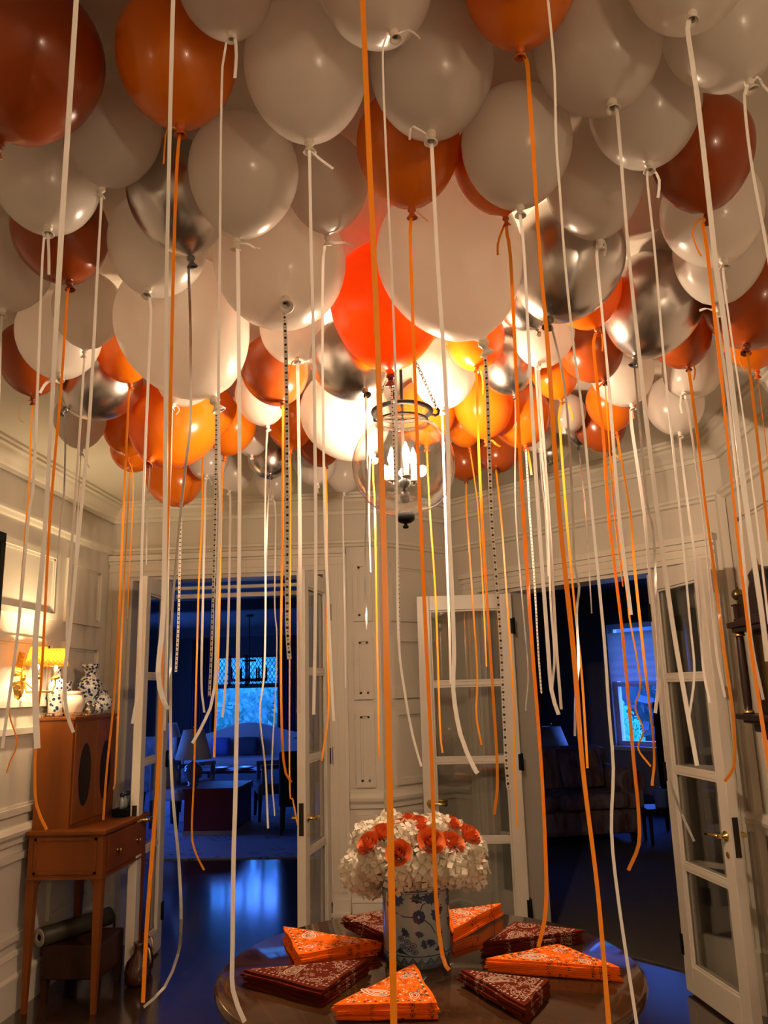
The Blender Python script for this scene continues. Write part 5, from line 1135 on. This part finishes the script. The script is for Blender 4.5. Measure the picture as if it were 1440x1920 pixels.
m = MB(); m.lathe([(.055,0),(.06,.005),(.075,.16),(.078,.165),(.070,.165),(.055,.01)], (q.x+.02, 8.7, zt2), 24, caps=False); tag(m.build('blue_cup', mat('blue_glaze', (.16,.25,.5), .3)), 'pale blue cup standing on the small table in the dark room', 'cup')
# roman shade on that window
rsx0, rz1 = sw(1139, 1188); rz0 = sw(1180, 1277)[1]
m = MB(); m.X = XW; n = 26; vs = []
for i in range(n+1):
    z = rz0+(rz1-rz0)*i/n; d = .018+.014*abs(math.sin(i*PI/4))
    vs += [(RX0+.02, d, z), (RX1-.02, d, z), (RX0+.02, d+.003, z), (RX1-.02, d+.003, z)]
m.add(vs, [(4*i, 4*i+1, 4*i+5, 4*i+4) for i in range(n)]+[(4*i+2, 4*i+6, 4*i+7, 4*i+3) for i in range(n)], True)
tag(m.build('roman_shade', latex('sheer_shade', (.72, .62, .54), .6, .9)), 'sheer pale roman shade over the window of the dark room', 'window shade')
bk = atz(1226, 1460, .5)
q = aty(1232, 1350, 9.4); hb = thing('high_back_chair', 'black silhouette of a high chair in front of the shaded window', 'chair', (q.x+.2, 9.4, .012))
zt3 = aty(1232, 1315, 9.4).z
m = MB(); m.box((q.x-.04, 9.35, .45), (q.x+.42, 9.42, zt3)); m.build('backrest', BLACK, hb, bevel=.04); m = MB(); m.box((q.x-.06, 8.95, .40), (q.x+.44, 9.42, .46)); m.build('seat', BLACK, hb, bevel=.01)
for a in (0, .38):
    for b in (8.98, 9.38): m = MB(); m.frustum((q.x+a, b, .40), .022, (q.x+a, b, .013), .015); m.build('leg', BLACK, hb)

# ------------------------------------------------------------------ garden outside the windows
GR = mat('lawn', (.05, .16, .04), .9, noise=(12, (.03, .10, .03)))
m = MB(); m.box((-40, 15.5, -.10), (40, 70, -.02)); m.box((6.4, -10, -.10), (40, 15.5, -.02)); m.prism([(0, 13.55), (6.4, 7.15), (6.4, 15.5), (-.4, 15.5), (-.4, 13.95)], .002, .006); o = m.build('ground', GR); struct(o)
LEAFM = latex('hedge_leaves', (.17, .56, .36), .5, .5)
def hedge(label, boxes, n, s, seed, m0=LEAFM):
    rnd = random.Random(seed); m = MB()
    for (cx, cy, cz, rx, ry, rz) in boxes:
        m.sphere((cx, cy, cz), 1, 14, (rx*.82, ry*.82, rz*.82))
        for i in range(n):
            d = Vector((rnd.gauss(0,1), rnd.gauss(0,1), rnd.gauss(0,1))).normalized(); r = rnd.uniform(.80, 1.06)
            p = Vector((cx+d.x*rx*r, cy+d.y*ry*r, cz+d.z*rz*r)); u = Vector((rnd.gauss(0,1), rnd.gauss(0,1), rnd.gauss(0,1))).normalized(); w = u.orthogonal().normalized(); a = s*rnd.uniform(.6, 1.4)
            if p.z < 0: continue
            m.add([p-u*a, p-w*a*.5, p+u*a, p+w*a*.5], [(0,1,2,3)])
    tag(m.build('garden_shrub', m0), label, 'shrub', 'shrubs in the garden')
hedge('leafy shrub filling the lower pane of the bright window', [(-5.2, 18.5, .9, 1.7, 1.2, 1.5), (-3.2, 19.2, .7, 1.6, 1.2, 1.5)], 3200, .085, 5)
hedge('taller tree mass behind the shrub outside the bright window', [(-7, 24, 2.2, 3, 2, 2.2), (-3.4, 25, 2.0, 2.6, 2, 2.1)], 900, .20, 6)
q = onplane(1172, 1360, (0, 17.5, 0), (1, 1, 0))
hedge('round green bush outside the window of the dark room', [(q.x-.35, q.y, .50, .62, .62, .88)], 1600, .06, 8, latex('bright_bush', (.14, .75, .28), .5, .5))
hedge('dark trees far behind the round bush', [(q.x+1.2, q.y+8, 2.6, 4, 2.5, 3.4), (q.x+5, q.y+7, 2.6, 4, 2.5, 3.2), (q.x+10, q.y+3, 2.4, 4, 3, 3)], 900, .25, 9, latex('blue_grey_leaves', (.20, .30, .30), .5, .5))
